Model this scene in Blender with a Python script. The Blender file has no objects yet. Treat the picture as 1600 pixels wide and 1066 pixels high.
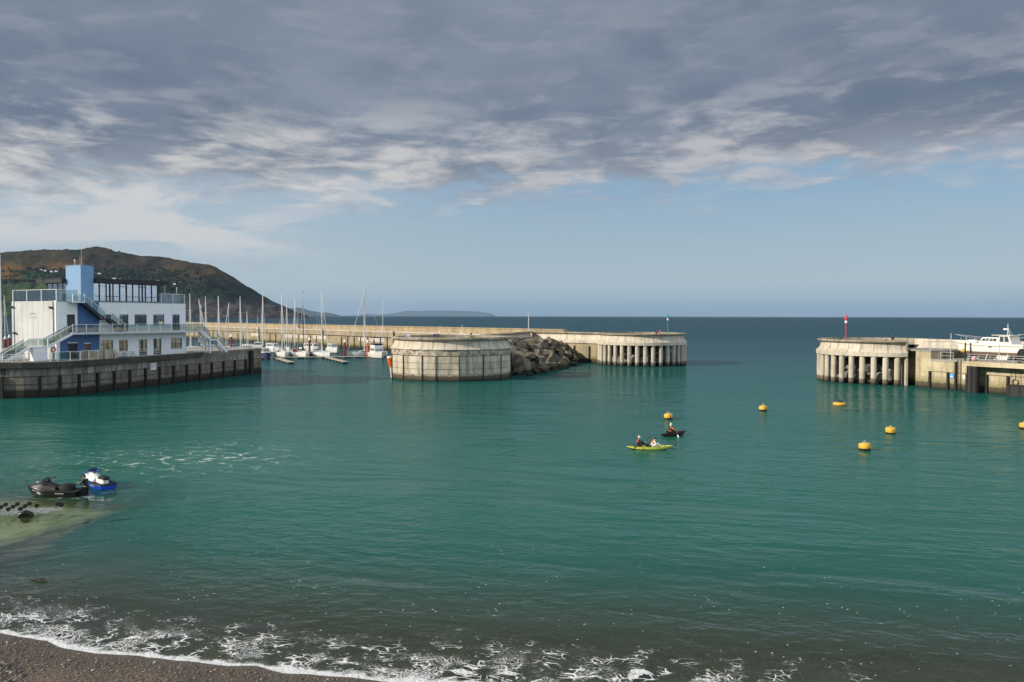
import bpy, bmesh, math, random
import numpy as np
from mathutils import Vector, Matrix, noise as mnoise
R = math.radians
rnd = random.Random(7)
sc = bpy.context.scene
COL = sc.collection
F = 1244.0
CAM_Z = 11.0
PITCH = 1.79
ROLL = 0.12
# ---------------------------------------------------------------- camera
cd = bpy.data.cameras.new('camera'); cam = bpy.data.objects.new('camera', cd); COL.objects.link(cam)
cd.sensor_width = 36.0; cd.lens = 36.0 * F / 1600.0
cd.clip_start = 0.5; cd.clip_end = 90000.0
CM = Matrix.Rotation(R(90 - PITCH), 4, 'X') @ Matrix.Rotation(R(ROLL), 4, 'Z')
cam.matrix_world = Matrix.Translation((0, 0, CAM_Z)) @ CM
sc.camera = cam
CR = CM.to_3x3()

def ray(px, py):
    return CR @ Vector(((px - 800) / F, -(py - 533) / F, -1.0))
def at(px, py, z=0.0):
    """the point of the level z that shows at a pixel of the photograph"""
    d = ray(px, py); t = (z - CAM_Z) / d.z
    return Vector((d.x * t, d.y * t, z))
def at_d(px, py, dist):
    d = ray(px, py); t = dist / d.y
    return Vector((d.x * t, dist, CAM_Z + d.z * t))
def on_line(px, a, b):
    """where the bearing of a pixel column crosses the plan line a-b"""
    d = ray(px, 560)
    ax, ay = a[0], a[1]; bx, by = b[0] - a[0], b[1] - a[1]
    det = d.x * (-by) - d.y * (-bx)
    t = (ax * (-by) - ay * (-bx)) / det
    return Vector((d.x * t, d.y * t, 0))

# ---------------------------------------------------------------- object helpers
def tag(o, label=None, cat=None, group=None, kind=None):
    if label: o['label'] = label
    if cat: o['category'] = cat
    if group: o['group'] = group
    if kind: o['kind'] = kind
    return o
def empty(name, loc=(0, 0, 0), rz=0.0, label=None, cat=None, group=None):
    o = bpy.data.objects.new(name, None); COL.objects.link(o)
    o.location = loc; o.rotation_euler = (0, 0, rz); o.empty_display_size = 0.3
    return tag(o, label, cat, group)
def copy_tree(o, parent=None):
    c = o.copy(); COL.objects.link(c)
    if parent is not None: c.parent = parent
    for ch in list(o.children): copy_tree(ch, c)
    return c

class MB:
    """collects shapes, then links them as one mesh object"""
    def __init__(self): self.v = []; self.f = []; self.m = []; self.mi = 0; self.M = None
    def add(self, vs, fs):
        n = len(self.v)
        if self.M is not None: vs = [self.M @ Vector(p) for p in vs]
        self.v += [tuple(p) for p in vs]
        for f in fs: self.f.append(tuple(i + n for i in f)); self.m.append(self.mi)
        return self
    def box(self, c, s, rz=0.0, M=None):
        x, y, z = s[0] / 2, s[1] / 2, s[2] / 2
        vs = [Vector((a * x, b * y, d * z)) for d in (-1, 1) for b in (-1, 1) for a in (-1, 1)]
        Q = M if M is not None else Matrix.Rotation(rz, 3, 'Z')
        return self.add([Q @ p + Vector(c) for p in vs],
                        [(0, 2, 3, 1), (4, 5, 7, 6), (0, 1, 5, 4), (1, 3, 7, 5), (3, 2, 6, 7), (2, 0, 4, 6)])
    def box2(self, a, b):
        return self.box([(p + q) / 2 for p, q in zip(a, b)], [abs(q - p) for p, q in zip(a, b)])
    def bar(self, a, b, w, h=None):
        a = Vector(a); b = Vector(b); d = b - a; L = d.length
        if L < 1e-6: return self
        q = d.to_track_quat('X', 'Z').to_matrix()
        return self.box((a + b) / 2, (L, w, h or w), M=q)
    def tube(self, pts, r, n=8, caps=True):
        pts = [Vector(p) for p in pts]; rs = r if isinstance(r, (list, tuple)) else [r] * len(pts)
        vs = []; fs = []
        up = None
        for i, p in enumerate(pts):
            d = (pts[min(i + 1, len(pts) - 1)] - pts[max(i - 1, 0)]).normalized()
            if up is None: up = Vector((0, 0, 1)) if abs(d.z) < .9 else Vector((1, 0, 0))
            a = d.cross(up).normalized(); b = a.cross(d).normalized(); up = b
            for k in range(n):
                t = 2 * math.pi * k / n
                vs.append(p + (a * math.cos(t) + b * math.sin(t)) * rs[i])
        for i in range(len(pts) - 1):
            for k in range(n):
                j = (k + 1) % n
                fs.append((i * n + k, i * n + j, (i + 1) * n + j, (i + 1) * n + k))
        if caps:
            fs.append(tuple(reversed(range(n)))); fs.append(tuple(range((len(pts) - 1) * n, len(pts) * n)))
        return self.add(vs, fs)
    def cyl(self, a, b, r, n=16): return self.tube([a, b], r, n)
    def lathe(self, prof, c=(0, 0), n=48, a0=0.0, a1=2 * math.pi):
        full = abs(a1 - a0 - 2 * math.pi) < 1e-6
        m = len(prof); cols = n if full else n + 1
        vs = []; fs = []
        for k in range(cols):
            t = a0 + (a1 - a0) * k / n
            for r, z in prof: vs.append((c[0] + r * math.cos(t), c[1] + r * math.sin(t), z))
        for k in range(n):
            j = (k + 1) % cols
            for i in range(m - 1): fs.append((k * m + i, j * m + i, j * m + i + 1, k * m + i + 1))
        return self.add(vs, fs)
    def prism(self, poly, z0, z1):
        n = len(poly)
        vs = [(p[0], p[1], z0) for p in poly] + [(p[0], p[1], z1) for p in poly]
        fs = [tuple(reversed(range(n))), tuple(range(n, 2 * n))]
        fs += [(i, (i + 1) % n, n + (i + 1) % n, n + i) for i in range(n)]
        return self.add(vs, fs)
    def loft(self, secs, closed=True, caps=True):
        n = len(secs[0]); vs = [p for s in secs for p in s]; fs = []
        for i in range(len(secs) - 1):
            for k in range(n if closed else n - 1):
                j = (k + 1) % n
                fs.append((i * n + k, (i + 1) * n + k, (i + 1) * n + j, i * n + j))
        if caps:
            fs.append(tuple(range(n))); fs.append(tuple(reversed(range((len(secs) - 1) * n, len(secs) * n))))
        return self.add(vs, fs)
    def ball(self, c, r, nu=12, nv=8, M=None):
        rx, ry, rz = (r, r, r) if not isinstance(r, (list, tuple)) else r
        vs = [(0, 0, -rz)]; fs = []
        for i in range(1, nv):
            p = -math.pi / 2 + math.pi * i / nv
            for k in range(nu):
                t = 2 * math.pi * k / nu
                vs.append((rx * math.cos(p) * math.cos(t), ry * math.cos(p) * math.sin(t), rz * math.sin(p)))
        vs.append((0, 0, rz)); top = len(vs) - 1
        for k in range(nu):
            j = (k + 1) % nu
            fs.append((0, 1 + j, 1 + k)); fs.append((top, top - nu + k, top - nu + j))
        for i in range(nv - 2):
            for k in range(nu):
                j = (k + 1) % nu
                fs.append((1 + i * nu + k, 1 + i * nu + j, 1 + (i + 1) * nu + j, 1 + (i + 1) * nu + k))
        Q = M if M is not None else Matrix.Identity(3)
        return self.add([Q @ Vector(p) + Vector(c) for p in vs], fs)
    def ring(self, c, R_, r, M=None, n=24, k=8):
        Q = M if M is not None else Matrix.Identity(3)
        vs = []; fs = []
        for i in range(n):
            a = 2 * math.pi * i / n
            for j in range(k):
                b = 2 * math.pi * j / k
                vs.append(Q @ Vector(((R_ + r * math.cos(b)) * math.cos(a), (R_ + r * math.cos(b)) * math.sin(a), r * math.sin(b))) + Vector(c))
        for i in range(n):
            for j in range(k):
                fs.append((i * k + j, ((i + 1) % n) * k + j, ((i + 1) % n) * k + (j + 1) % k, i * k + (j + 1) % k))
        return self.add(vs, fs)
    def mesh(self, name, mats, smooth=False, sharp=None):
        me = bpy.data.meshes.new(name); me.from_pydata(self.v, [], self.f)
        for m in (mats if isinstance(mats, (list, tuple)) else [mats]): me.materials.append(m)
        me.polygons.foreach_set('material_index', self.m)
        bm = bmesh.new(); bm.from_mesh(me); bmesh.ops.recalc_face_normals(bm, faces=bm.faces)
        bm.to_mesh(me); bm.free()
        if smooth:
            me.polygons.foreach_set('use_smooth', [True] * len(me.polygons))
            me.set_sharp_from_angle(angle=R(sharp or 40))
        me.update(); return me
    def build(self, name, mats, parent=None, smooth=False, sharp=None, label=None):
        o = bpy.data.objects.new(name, self.mesh(name, mats, smooth, sharp)); COL.objects.link(o)
        if parent is not None: o.parent = parent
        if label: o['label'] = label
        return o

# ---------------------------------------------------------------- materials
class NT:
    def __init__(self, name):
        self.mat = bpy.data.materials.new(name); self.mat.use_nodes = True
        self.t = self.mat.node_tree; self.t.nodes.clear(); self.out = self.n('ShaderNodeOutputMaterial')
    def n(self, typ, ins=None, **props):
        nd = self.t.nodes.new(typ)
        for k, v in props.items(): setattr(nd, k, v)
        for k, v in (ins or {}).items(): self.set(nd.inputs[k], v)
        return nd
    def set(self, sock, v):
        if isinstance(v, bpy.types.NodeSocket): self.t.links.new(v, sock)
        elif isinstance(v, (tuple, list)) and len(v) == 3 and sock.type == 'RGBA': sock.default_value = (*v, 1)
        else: sock.default_value = v
    def math(self, op, a, b=None, c=None, clamp=False):
        nd = self.n('ShaderNodeMath', operation=op, use_clamp=clamp)
        self.set(nd.inputs[0], a)
        if b is not None: self.set(nd.inputs[1], b)
        if c is not None: self.set(nd.inputs[2], c)
        return nd.outputs[0]
    def mix(self, f, a, b, blend='MIX'):
        nd = self.n('ShaderNodeMix', data_type='RGBA', blend_type=blend)
        self.set(nd.inputs[0], f); self.set(nd.inputs[6], a); self.set(nd.inputs[7], b)
        return nd.outputs[2]
    def ramp(self, f, lo, hi, a=0.0, b=1.0, smooth=True):
        nd = self.n('ShaderNodeMapRange', interpolation_type='SMOOTHSTEP' if smooth else 'LINEAR')
        for i, v in enumerate((f, lo, hi, a, b)): self.set(nd.inputs[i], v)
        return nd.outputs[0]
    def vmul(self, v, s):
        nd = self.n('ShaderNodeVectorMath', operation='MULTIPLY'); self.set(nd.inputs[0], v); nd.inputs[1].default_value = s
        return nd.outputs[0]
    def noise(self, v, scale, detail=4, rough=.55, dist=0.0):
        nd = self.n('ShaderNodeTexNoise', {'Scale': scale, 'Detail': detail, 'Roughness': rough, 'Distortion': dist})
        self.set(nd.inputs['Vector'], v); return nd.outputs['Fac']
    def pos(self): return self.n('ShaderNodeNewGeometry').outputs['Position']
    def xyz(self, v):
        nd = self.n('ShaderNodeSeparateXYZ'); self.set(nd.inputs[0], v); return nd.outputs
    def bump(self, h, dist=1.0, strength=1.0):
        nd = self.n('ShaderNodeBump', {'Height': h, 'Distance': dist, 'Strength': strength}); return nd.outputs[0]
    def bsdf(self, color, rough=.6, metal=0.0, spec=.4, normal=None, **kw):
        ins = {'Base Color': color, 'Roughness': rough, 'Metallic': metal, 'Specular IOR Level': spec}
        if normal is not None: ins['Normal'] = normal
        ins.update(kw)
        return self.n('ShaderNodeBsdfPrincipled', ins).outputs[0]
    def done(self, shader):
        self.t.links.new(shader, self.out.inputs['Surface']); return self.mat

def paint(name, col, rough=.45, var=.12, scale=2.0, metal=0.0, spec=.4):
    t = NT(name); p = t.pos(); a = t.noise(p, scale, 5); b = t.noise(t.vmul(p, (3, 3, .5)), 1.5, 4)
    k = t.ramp(t.math('ADD', t.math('MULTIPLY', a, .6), t.math('MULTIPLY', b, .4)), .3, .7, 1 - var, 1 + var)
    c = t.mix(1.0, col, t.n('ShaderNodeCombineColor', {'Red': k, 'Green': k, 'Blue': k}).outputs[0], 'MULTIPLY')
    return t.done(t.bsdf(c, rough, metal, spec))

def concrete(name, c1, c2, tide=.95, streak=.5, wet=(.055, .047, .034), fine=.12, algae=None, grime=(.12, .10, .075), lime=None, band=None):
    t = NT(name); p = t.pos(); z = t.xyz(p)[2]
    n1 = t.noise(p, .33, 4); n2 = t.noise(t.vmul(p, (1.3, 1.3, .11)), 1.0, 5, .65); n3 = t.noise(p, 5.5, 6, .7)
    n4 = t.noise(p, 1.15, 6, .7)
    c = t.mix(t.ramp(n1, .35, .65), c1, c2)
    c = t.mix(t.math('MULTIPLY', t.ramp(n2, .47, .68), streak), c, grime)
    c = t.mix(t.math('MULTIPLY', t.ramp(n4, .53, .72), streak * .8), c, grime)
    k = t.ramp(n3, .25, .75, 1 - fine, 1 + fine)
    c = t.mix(1.0, c, t.n('ShaderNodeCombineColor', {'Red': k, 'Green': k, 'Blue': k}).outputs[0], 'MULTIPLY')
    if band:
        bm_ = t.math('MULTIPLY', t.ramp(t.noise(t.vmul(p, (1, 1, 1.6)), 1.3, 6, .7), .42, .60), t.math('MULTIPLY', t.ramp(z, band[0], band[0] + .25), t.ramp(z, band[1] + .1, band[1])))
        c = t.mix(t.math('MULTIPLY', bm_, .75), c, band[2])
    if lime:
        ln = t.noise(t.vmul(p, (2.2, 2.2, .16)), 1.0, 4, .6); lb = t.noise(t.vmul(p, (.28, .28, .1)), 1.0, 2)
        lm = t.math('MULTIPLY', t.ramp(ln, .46, .60), t.math('MULTIPLY', t.ramp(z, 2.75, 3.0), t.ramp(z, 4.1, 3.5)))
        c = t.mix(t.math('MULTIPLY', t.math('MULTIPLY', lm, t.ramp(lb, .38, .55)), .75), c, lime)
    if tide is not None:
        zz = t.math('ADD', z, t.math('MULTIPLY', t.math('SUBTRACT', n2, .5), 1.1))
        if algae:
            c = t.mix(t.ramp(zz, tide + .25, tide + 1.0, .6, 0), c, algae)
        c = t.mix(t.ramp(zz, tide - .18, tide + .2, .88, 0), c, wet)
        c = t.mix(t.ramp(zz, .15, .5, .8, 0), c, (.02, .02, .014))
    return t.done(t.bsdf(c, .85, 0, .2, t.bump(t.math('ADD', n3, t.math('MULTIPLY', n4, 2)), .03, .7)))

M = {}
M['pier'] = concrete('pier_concrete', (.66, .59, .465), (.48, .42, .325), streak=.6, band=(4.2, 5.25, (.13, .105, .075)), wet=(.045, .036, .025), grime=(.13, .105, .075))
M['pier_top'] = concrete('pier_cap_concrete', (.42, .37, .28), (.27, .235, .175), tide=None, streak=.75, grime=(.10, .085, .06))
M['pier_new'] = concrete('pale_concrete', (.68, .61, .50), (.56, .50, .40), tide=None, streak=.35)
M['bwater'] = concrete('breakwater_concrete', (.42, .345, .225), (.31, .255, .165), tide=1.0, streak=.45, algae=(.16, .17, .05))
M['parapet'] = concrete('parapet_concrete', (.43, .34, .22), (.33, .26, .165), tide=None, streak=.4)
M['rquay'] = concrete('harbour_wall_concrete', (.60, .52, .35), (.45, .38, .24), tide=.95, streak=.5, algae=(.2, .19, .06))
M['deck'] = concrete('deck_concrete', (.40, .37, .31), (.32, .30, .25), tide=None, streak=.2)
M['quay'] = concrete('stained_quay_concrete', (.25, .225, .18), (.17, .155, .12), tide=1.1, streak=.75, wet=(.02, .018, .013), grime=(.04, .036, .028), lime=(.42, .42, .41))
M['quay_cap'] = concrete('dark_coping_concrete', (.09, .085, .075), (.055, .052, .046), tide=None, streak=.5, grime=(.03, .03, .028))
M['column'] = concrete('column_concrete', (.62, .56, .46), (.50, .44, .34), tide=.9, streak=.35, wet=(.10, .08, .055))
M['joint'] = paint('dark_joint_filler', (.035, .03, .025), .8)
M['timber'] = paint('black_timber', (.018, .016, .014), .75, .3)
M['old_timber'] = paint('weathered_timber', (.055, .045, .034), .85, .3)
M['rock'] = concrete('armour_rock', (.25, .212, .16), (.105, .09, .07), tide=.8, streak=.6, wet=(.03, .027, .02), grime=(.10, .085, .06), algae=(.10, .09, .035))
M['rock_pale'] = concrete('granite_rubble', (.36, .35, .33), (.20, .19, .18), tide=.7, streak=.4, wet=(.045, .04, .034))
M['white'] = paint('white_render', (.86, .87, .87), .6, .05)
M['white_hull'] = paint('white_gelcoat', (.80, .79, .75), .25, .05)
M['cream_hull'] = paint('cream_gelcoat', (.72, .69, .60), .3, .05)
M['gable'] = None
M['blue_pale'] = paint('sky_blue_render', (.17, .36, .66), .6, .10)
M['blue_dark'] = paint('deep_blue_render', (.045, .135, .34), .6, .10)
M['charcoal'] = paint('charcoal_metal', (.022, .023, .026), .5, .15)
M['grey_metal'] = paint('grey_metal', (.30, .30, .30), .4, .1, metal=.3)
M['galv'] = paint('galvanised_steel', (.55, .56, .57), .4, .1, metal=.3)
M['alu'] = paint('mast_aluminium', (.72, .71, .68), .35, .06)
M['black'] = paint('black_plastic', (.012, .012, .013), .35, .2)
M['rubber'] = paint('black_rubber', (.016, .016, .016), .7, .2)
M['navy'] = paint('navy_canvas', (.02, .03, .10), .8, .15)
M['blue_cloth'] = paint('blue_canvas', (.03, .06, .25), .8, .15)
M['red_pile'] = paint('red_pile_paint', (.20, .035, .032), .55, .2)
M['red'] = paint('signal_red', (.55, .03, .05), .4, .1)
M['green'] = paint('signal_green', (.0, .30, .22), .4, .1)
M['orange'] = paint('signal_orange', (.75, .13, .02), .5, .1)
M['buoy'] = paint('buoy_yellow', (.75, .43, .05), .45, .12, 5)
M['lime'] = paint('lime_plastic', (.62, .66, .12), .35, .12)
M['maroon'] = paint('dark_red_plastic', (.05, .014, .016), .35, .2)
M['wood'] = paint('pontoon_decking', (.42, .38, .31), .8, .2)
M['float'] = paint('pontoon_float', (.06, .06, .06), .8, .2)
M['antifoul'] = paint('antifouling', (.16, .035, .03), .7, .3)
M['antifoul_blue'] = paint('blue_antifouling', (.03, .06, .16), .7, .3)
M['skin'] = paint('skin', (.55, .33, .24), .6, .05)
M['hair'] = paint('dark_hair', (.02, .015, .012), .7, .2)
M['neoprene'] = paint('black_neoprene', (.012, .012, .014), .55, .2)
M['cloth_orange'] = paint('orange_cloth', (.75, .20, .03), .8, .1)
M['cloth_red'] = paint('red_cloth', (.55, .04, .03), .8, .1)
M['cloth_white'] = paint('white_cloth', (.78, .76, .72), .8, .05)
M['cloth_blue'] = paint('pale_blue_cloth', (.35, .50, .70), .8, .1)
M['cloth_pink'] = paint('pink_cloth', (.65, .22, .28), .8, .1)
M['denim'] = paint('denim', (.04, .06, .12), .85, .15)
M['jet_blue'] = paint('gloss_blue', (.015, .06, .48), .2, .08)
M['jet_black'] = paint('gloss_black', (.014, .014, .015), .22, .2)
M['jet_grey'] = paint('silver_grey', (.30, .30, .31), .3, .1)
M['yellow'] = paint('yellow_plate', (.80, .62, .05), .5, .05)
M['pink'] = paint('faded_pink', (.62, .33, .40), .6, .05)
M['sign_blue'] = paint('sign_blue', (.05, .30, .62), .5, .05)
M['roof_slate'] = paint('roof_slate', (.10, .10, .11), .8, .1, .05)
M['sprayhood'] = paint('dark_sprayhood', (.03, .035, .05), .8, .2)

def glass(name, tint, refl, trans):
    t = NT(name)
    tr = t.n('ShaderNodeBsdfTransparent', {'Color': tint}).outputs[0]
    df = t.n('ShaderNodeBsdfDiffuse', {'Color': (.10, .14, .15)}).outputs[0]
    a = t.n('ShaderNodeMixShader', {0: trans}); t.set(a.inputs[1], df); t.set(a.inputs[2], tr)
    gl = t.n('ShaderNodeBsdfGlossy', {'Roughness': .03, 'Color': (.9, .95, 1)}).outputs[0]
    fr = t.n('ShaderNodeFresnel', {'IOR': 1.5}).outputs[0]
    b = t.n('ShaderNodeMixShader'); t.set(b.inputs[0], t.math('ADD', t.math('MULTIPLY', fr, .8), refl, clamp=True))
    t.set(b.inputs[1], a.outputs[0]); t.set(b.inputs[2], gl)
    return t.done(b.outputs[0])
M['glass'] = glass('window_glass', (.86, .92, .92), .10, .97)
M['glass_sky'] = glass('pavilion_glass', (.80, .88, .90), .34, .95)
M['dark_glass'] = glass('boat_window_glass', (.1, .1, .1), .06, .5)
M['balustrade'] = glass('balustrade_glass', (.74, .82, .82), .05, .90)
# ---------------------------------------------------------------- light and sky
SUN = Vector((-.94, -.342, 0)).normalized() * math.cos(R(24)) + Vector((0, 0, math.sin(R(24))))
ld = bpy.data.lights.new('sun', 'SUN'); ld.energy = 5.0; ld.angle = R(.5); ld.color = (1.0, .905, .77)
lo = bpy.data.objects.new('sun', ld); COL.objects.link(lo)
lo.rotation_euler = SUN.to_track_quat('Z', 'Y').to_euler(); lo.location = SUN * 200
w = bpy.data.worlds.new('World'); sc.world = w; w.use_nodes = True
class WT(NT):
    def __init__(self, tree): self.t = tree; tree.nodes.clear(); self.out = self.n('ShaderNodeOutputWorld')
t = WT(w.node_tree)
d = t.n('ShaderNodeTexCoord').outputs['Generated']
X, Y, Z = t.xyz(d)
el = t.math('MULTIPLY', t.math('ARCSINE', Z), 57.2958)
az = t.math('MULTIPLY', t.math('ARCTAN2', X, Y), 57.2958)
den = t.math('ADD', t.math('MAXIMUM', Z, 0.0), .075)
P = t.n('ShaderNodeCombineXYZ', {'X': t.math('DIVIDE', X, den), 'Y': t.math('DIVIDE', Y, den), 'Z': 0.0}).outputs[0]
Q = t.n('ShaderNodeCombineXYZ', {'X': t.math('MULTIPLY', az, .11), 'Y': t.math('MULTIPLY', el, .32), 'Z': 0.0}).outputs[0]
wob = t.noise(Q, .7, 3)
nA = t.noise(P, .55, 5, .55, .6)
nB = t.noise(P, .62, 5, .55, .8)
nC = t.noise(t.vmul(P, (1.0, .9, 1)), 1.5, 8, .61, .5)
nF = t.noise(t.vmul(Q, (1.0, 1.5, 1)), 1.75, 8, .61, .35)
nD = t.noise(Q, 1.3, 6, .6, .8)
nE = t.noise(Q, .9, 8, .60, .45)
edge = t.math('ADD', t.math('MULTIPLY', az, .03), 8.0)
h = t.math('SUBTRACT', el, edge)
deck = t.ramp(t.math('ADD', h, t.math('ADD', t.math('MULTIPLY', t.math('SUBTRACT', nD, .5), 4.0), t.math('MULTIPLY', t.math('SUBTRACT', nF, .5), 8.0))), -.8, 2.8)
# detached low puffs on the side of the headland
puffm = t.math('MULTIPLY', t.ramp(az, -8, -20), t.math('MULTIPLY', t.ramp(el, 3.6, 5.0), t.ramp(el, 9.5, 7.5)))
puff = t.math('MULTIPLY', puffm, t.ramp(nE, .44, .56))
# thin high veil
veil = t.math('MULTIPLY', t.ramp(t.noise(t.vmul(Q, (.5, 2.2, 1)), 1.6, 5), .45, .75), .28)
clear = t.n('ShaderNodeValToRGB'); t.set(clear.inputs[0], t.math('DIVIDE', el, 30.0, clamp=True))
cr = clear.color_ramp
for i, (p_, c_) in enumerate([(0, (.265, .355, .445)), (.022, (.31, .41, .495)), (.040, (.42, .54, .61)), (.075, (.47, .60, .67)), (.16, (.40, .535, .635)), (.29, (.29, .455, .63)), (1, (.12, .25, .5))]):
    e = cr.elements[i] if i < 2 else cr.elements.new(p_)
    e.position = p_; e.color = (*c_, 1)
sky = t.n('ShaderNodeTexSky', sky_type='NISHITA'); sky.sun_disc = False
sky.sun_elevation = R(24); sky.sun_rotation = math.atan2(SUN.x, SUN.y); sky.dust_density = 2.0
nis = t.mix(1.0, sky.outputs[0], (.085, .085, .085), 'MULTIPLY')
cl = t.mix(.22, clear.outputs[0], nis)
cl = t.mix(t.ramp(az, 5, -30, 0, .5), cl, (.53, .60, .64))
cl = t.mix(veil, cl, (.42, .47, .53))
grey = t.mix(t.ramp(nB, .34, .66), (.142, .188, .262), (.252, .298, .375))
grey = t.mix(t.math('MULTIPLY', t.ramp(nE, .48, .66), .5), grey, (.29, .32, .375))
grey = t.mix(t.math('MULTIPLY', t.ramp(nF, .50, .64), .40), grey, (.30, .335, .395))
grey = t.mix(t.math('MULTIPLY', t.ramp(nC, .50, .36), .45), grey, (.12, .165, .235))
band = t.math('MULTIPLY', t.ramp(h, 8.0, 3.0), t.ramp(h, -4, 0))
lit = t.ramp(t.math('ADD', t.math('MULTIPLY', nC, .22), t.math('ADD', t.math('MULTIPLY', nE, .43), t.math('MULTIPLY', nF, .35))), .45, .585)
lit = t.math('ADD', t.math('MULTIPLY', t.math('MULTIPLY', lit, band), .82), t.math('MULTIPLY', t.ramp(h, 3.2, .2), .18), clamp=True)
bright = t.mix(t.ramp(az, 15, -25), (.56, .55, .57), (.71, .69, .665))
grey = t.mix(t.math('MULTIPLY', t.ramp(h, 5.5, .5), .55), grey, (.30, .315, .36))
cloud = t.mix(lit, grey, bright)
col = t.mix(deck, cl, cloud)
col = t.mix(t.math('MULTIPLY', puff, .8), col, (.66, .655, .65))
# unseen sky overhead and behind, cloud tones made up as fill light, brightest rightwards
back = t.mix(t.ramp(nA, .35, .65), t.mix(t.ramp(X, -.1, .65), (.21, .27, .35), (.68, .86, 1.12)), t.mix(t.ramp(X, -.1, .65), (.42, .45, .49), (1.15, 1.22, 1.32)))
col = t.mix(t.ramp(Y, .55, -.15), col, back)
bg = t.n('ShaderNodeBackground', {'Strength': .1})
t.set(bg.inputs['Color'], t.mix(1.0, col, (10, 10, 10), 'MULTIPLY'))
t.t.links.new(bg.outputs[0], t.out.inputs[0])

# ---------------------------------------------------------------- shore, bed and water
shore_px = [(-60, 982), (0, 990), (40, 996), (75, 1001), (95, 1012), (150, 1021), (205, 1024), (255, 1031), (300, 1034), (355, 1041), (400, 1040),
            (440, 1051), (480, 1053), (520, 1058), (560, 1060), (600, 1066)]
sp = [at(x, y, 0) for x, y in shore_px]
SX = np.array([-300.] + [p.x for p in sp] + [4., 12., 40., 400.])
y0_ = sp[-1].y; x0_ = sp[-1].x
SY = np.array([sp[0].y + 12.] + [p.y for p in sp] + [y0_ - .09 * (4 - x0_), y0_ - .115 * (12 - x0_), y0_ - .17 * (40 - x0_), y0_ - .1 * (400 - x0_)])
def shore_s(x, y): return (y - np.interp(x, SX, SY)) * .965
# a concrete boat slip runs out under the water on the side of the jet skis
SA = at(0, 846, 0); SB = at(240, 772, 0)
sdir = Vector((SB.x - SA.x, SB.y - SA.y)).normalized()
def slip_side(x, y):      # > 0 on the slip
    return -((x - SA.x) * sdir.y - (y - SA.y) * sdir.x)
def bed_depth(x, y):
    s = shore_s(x, y)
    base = np.where(s < 0, .13 * s, np.minimum(.115 * s, 1.2 + .06 * s)); base = np.minimum(base, 4.0)
    q = slip_side(x, y); al = (x - SA.x) * sdir.x + (y - SA.y) * sdir.y
    base = base * (1 - .80 * dark_bed(x, y))
    slip = np.clip(.22 + .03 * (al - 2) + .22 * np.maximum(al - 7.5, 0), .10, 3.5) + np.clip(-al - 8, 0, 9) * .25
    slip = slip + .5 * np.exp(-(q / .1) ** 2) * 0
    f = np.clip((q + .55) / 1.1, 0, 1); f = f * f * (3 - 2 * f)
    f = f * np.clip((al + 7) / 3, 0, 1)
    return base * (1 - f) + np.minimum(slip, base + .0) * f
def dark_bed(x, y):  # darkens and raises the bed in a wedge beside the slip edge
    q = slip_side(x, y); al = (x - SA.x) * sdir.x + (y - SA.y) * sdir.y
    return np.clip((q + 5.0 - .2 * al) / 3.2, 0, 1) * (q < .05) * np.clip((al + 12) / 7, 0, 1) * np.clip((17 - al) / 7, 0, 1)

def grid_mesh(name, xs, ys, zf, attrs, mat):
    Xg, Yg = np.meshgrid(xs, ys); nx, ny = len(xs), len(ys)
    Zg = zf(Xg, Yg)
    v = np.stack([Xg, Yg, Zg], -1).reshape(-1, 3)
    i = np.arange(nx * ny).reshape(ny, nx)
    f = np.stack([i[:-1, :-1], i[:-1, 1:], i[1:, 1:], i[1:, :-1]], -1).reshape(-1, 4)
    me = bpy.data.meshes.new(name); me.from_pydata(v.tolist(), [], f.tolist())
    me.materials.append(mat)
    for k, fn in attrs.items():
        a = me.attributes.new(k, 'FLOAT', 'POINT'); a.data.foreach_set('value', fn(Xg, Yg).astype(np.float32).ravel())
    me.polygons.foreach_set('use_smooth', [True] * len(me.polygons)); me.update()
    o = bpy.data.objects.new(name, me); COL.objects.link(o); return o

rs = np.random.RandomState(3)
def bed_z(x, y):
    s = shore_s(x, y)
    z = -bed_depth(x, y)
    z = z + .03 * np.sin(x * .9 + 1.3 * np.sin(y * .7)) * np.clip(np.abs(s), 0, 1) + .02 * np.sin(x * 2.3 + y * 1.1)*np.clip(np.abs(s), 0, 1)
    return np.minimum(z, 3.4)

t = NT('shingle')
p = t.pos(); z = t.xyz(p)[2]
v1 = t.n('ShaderNodeTexVoronoi', {'Scale': 13.0}); t.set(v1.inputs['Vector'], p)
v2 = t.n('ShaderNodeTexVoronoi', {'Scale': 30.0}); t.set(v2.inputs['Vector'], p)
n1 = t.noise(p, .5, 5); n2 = t.noise(p, 40, 3)
cell = t.math('ADD', t.math('MULTIPLY', t.xyz(v1.outputs['Color'])[0], .5), t.math('MULTIPLY', t.xyz(v2.outputs['Color'])[1], .5))
c = t.mix(t.ramp(cell, .2, .85), (.085, .062, .042), (.235, .185, .135))
c = t.mix(t.ramp(n1, .40, .62), c, t.mix(.6, c, (.17, .120, .078)))
sand = t.n('ShaderNodeAttribute', attribute_name='slip').outputs['Fac']
wd = t.n('ShaderNodeAttribute', attribute_name='dark_bed').outputs['Fac']
c = t.mix(sand, c, t.mix(t.ramp(n1, .3, .7), (.80, .74, .46), (.62, .58, .32)))
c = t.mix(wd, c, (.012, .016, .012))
wet = t.ramp(z, .08, .34, .72, 1.0)
c = t.mix(1.0, c, t.n('ShaderNodeCombineColor', {'Red': wet, 'Green': wet, 'Blue': wet}).outputs[0], 'MULTIPLY')
hgt = t.math('SUBTRACT', 1.0, t.math('ADD', t.math('MULTIPLY', v1.outputs['Distance'], .7), t.math('MULTIPLY', v2.outputs['Distance'], .3)))
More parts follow.
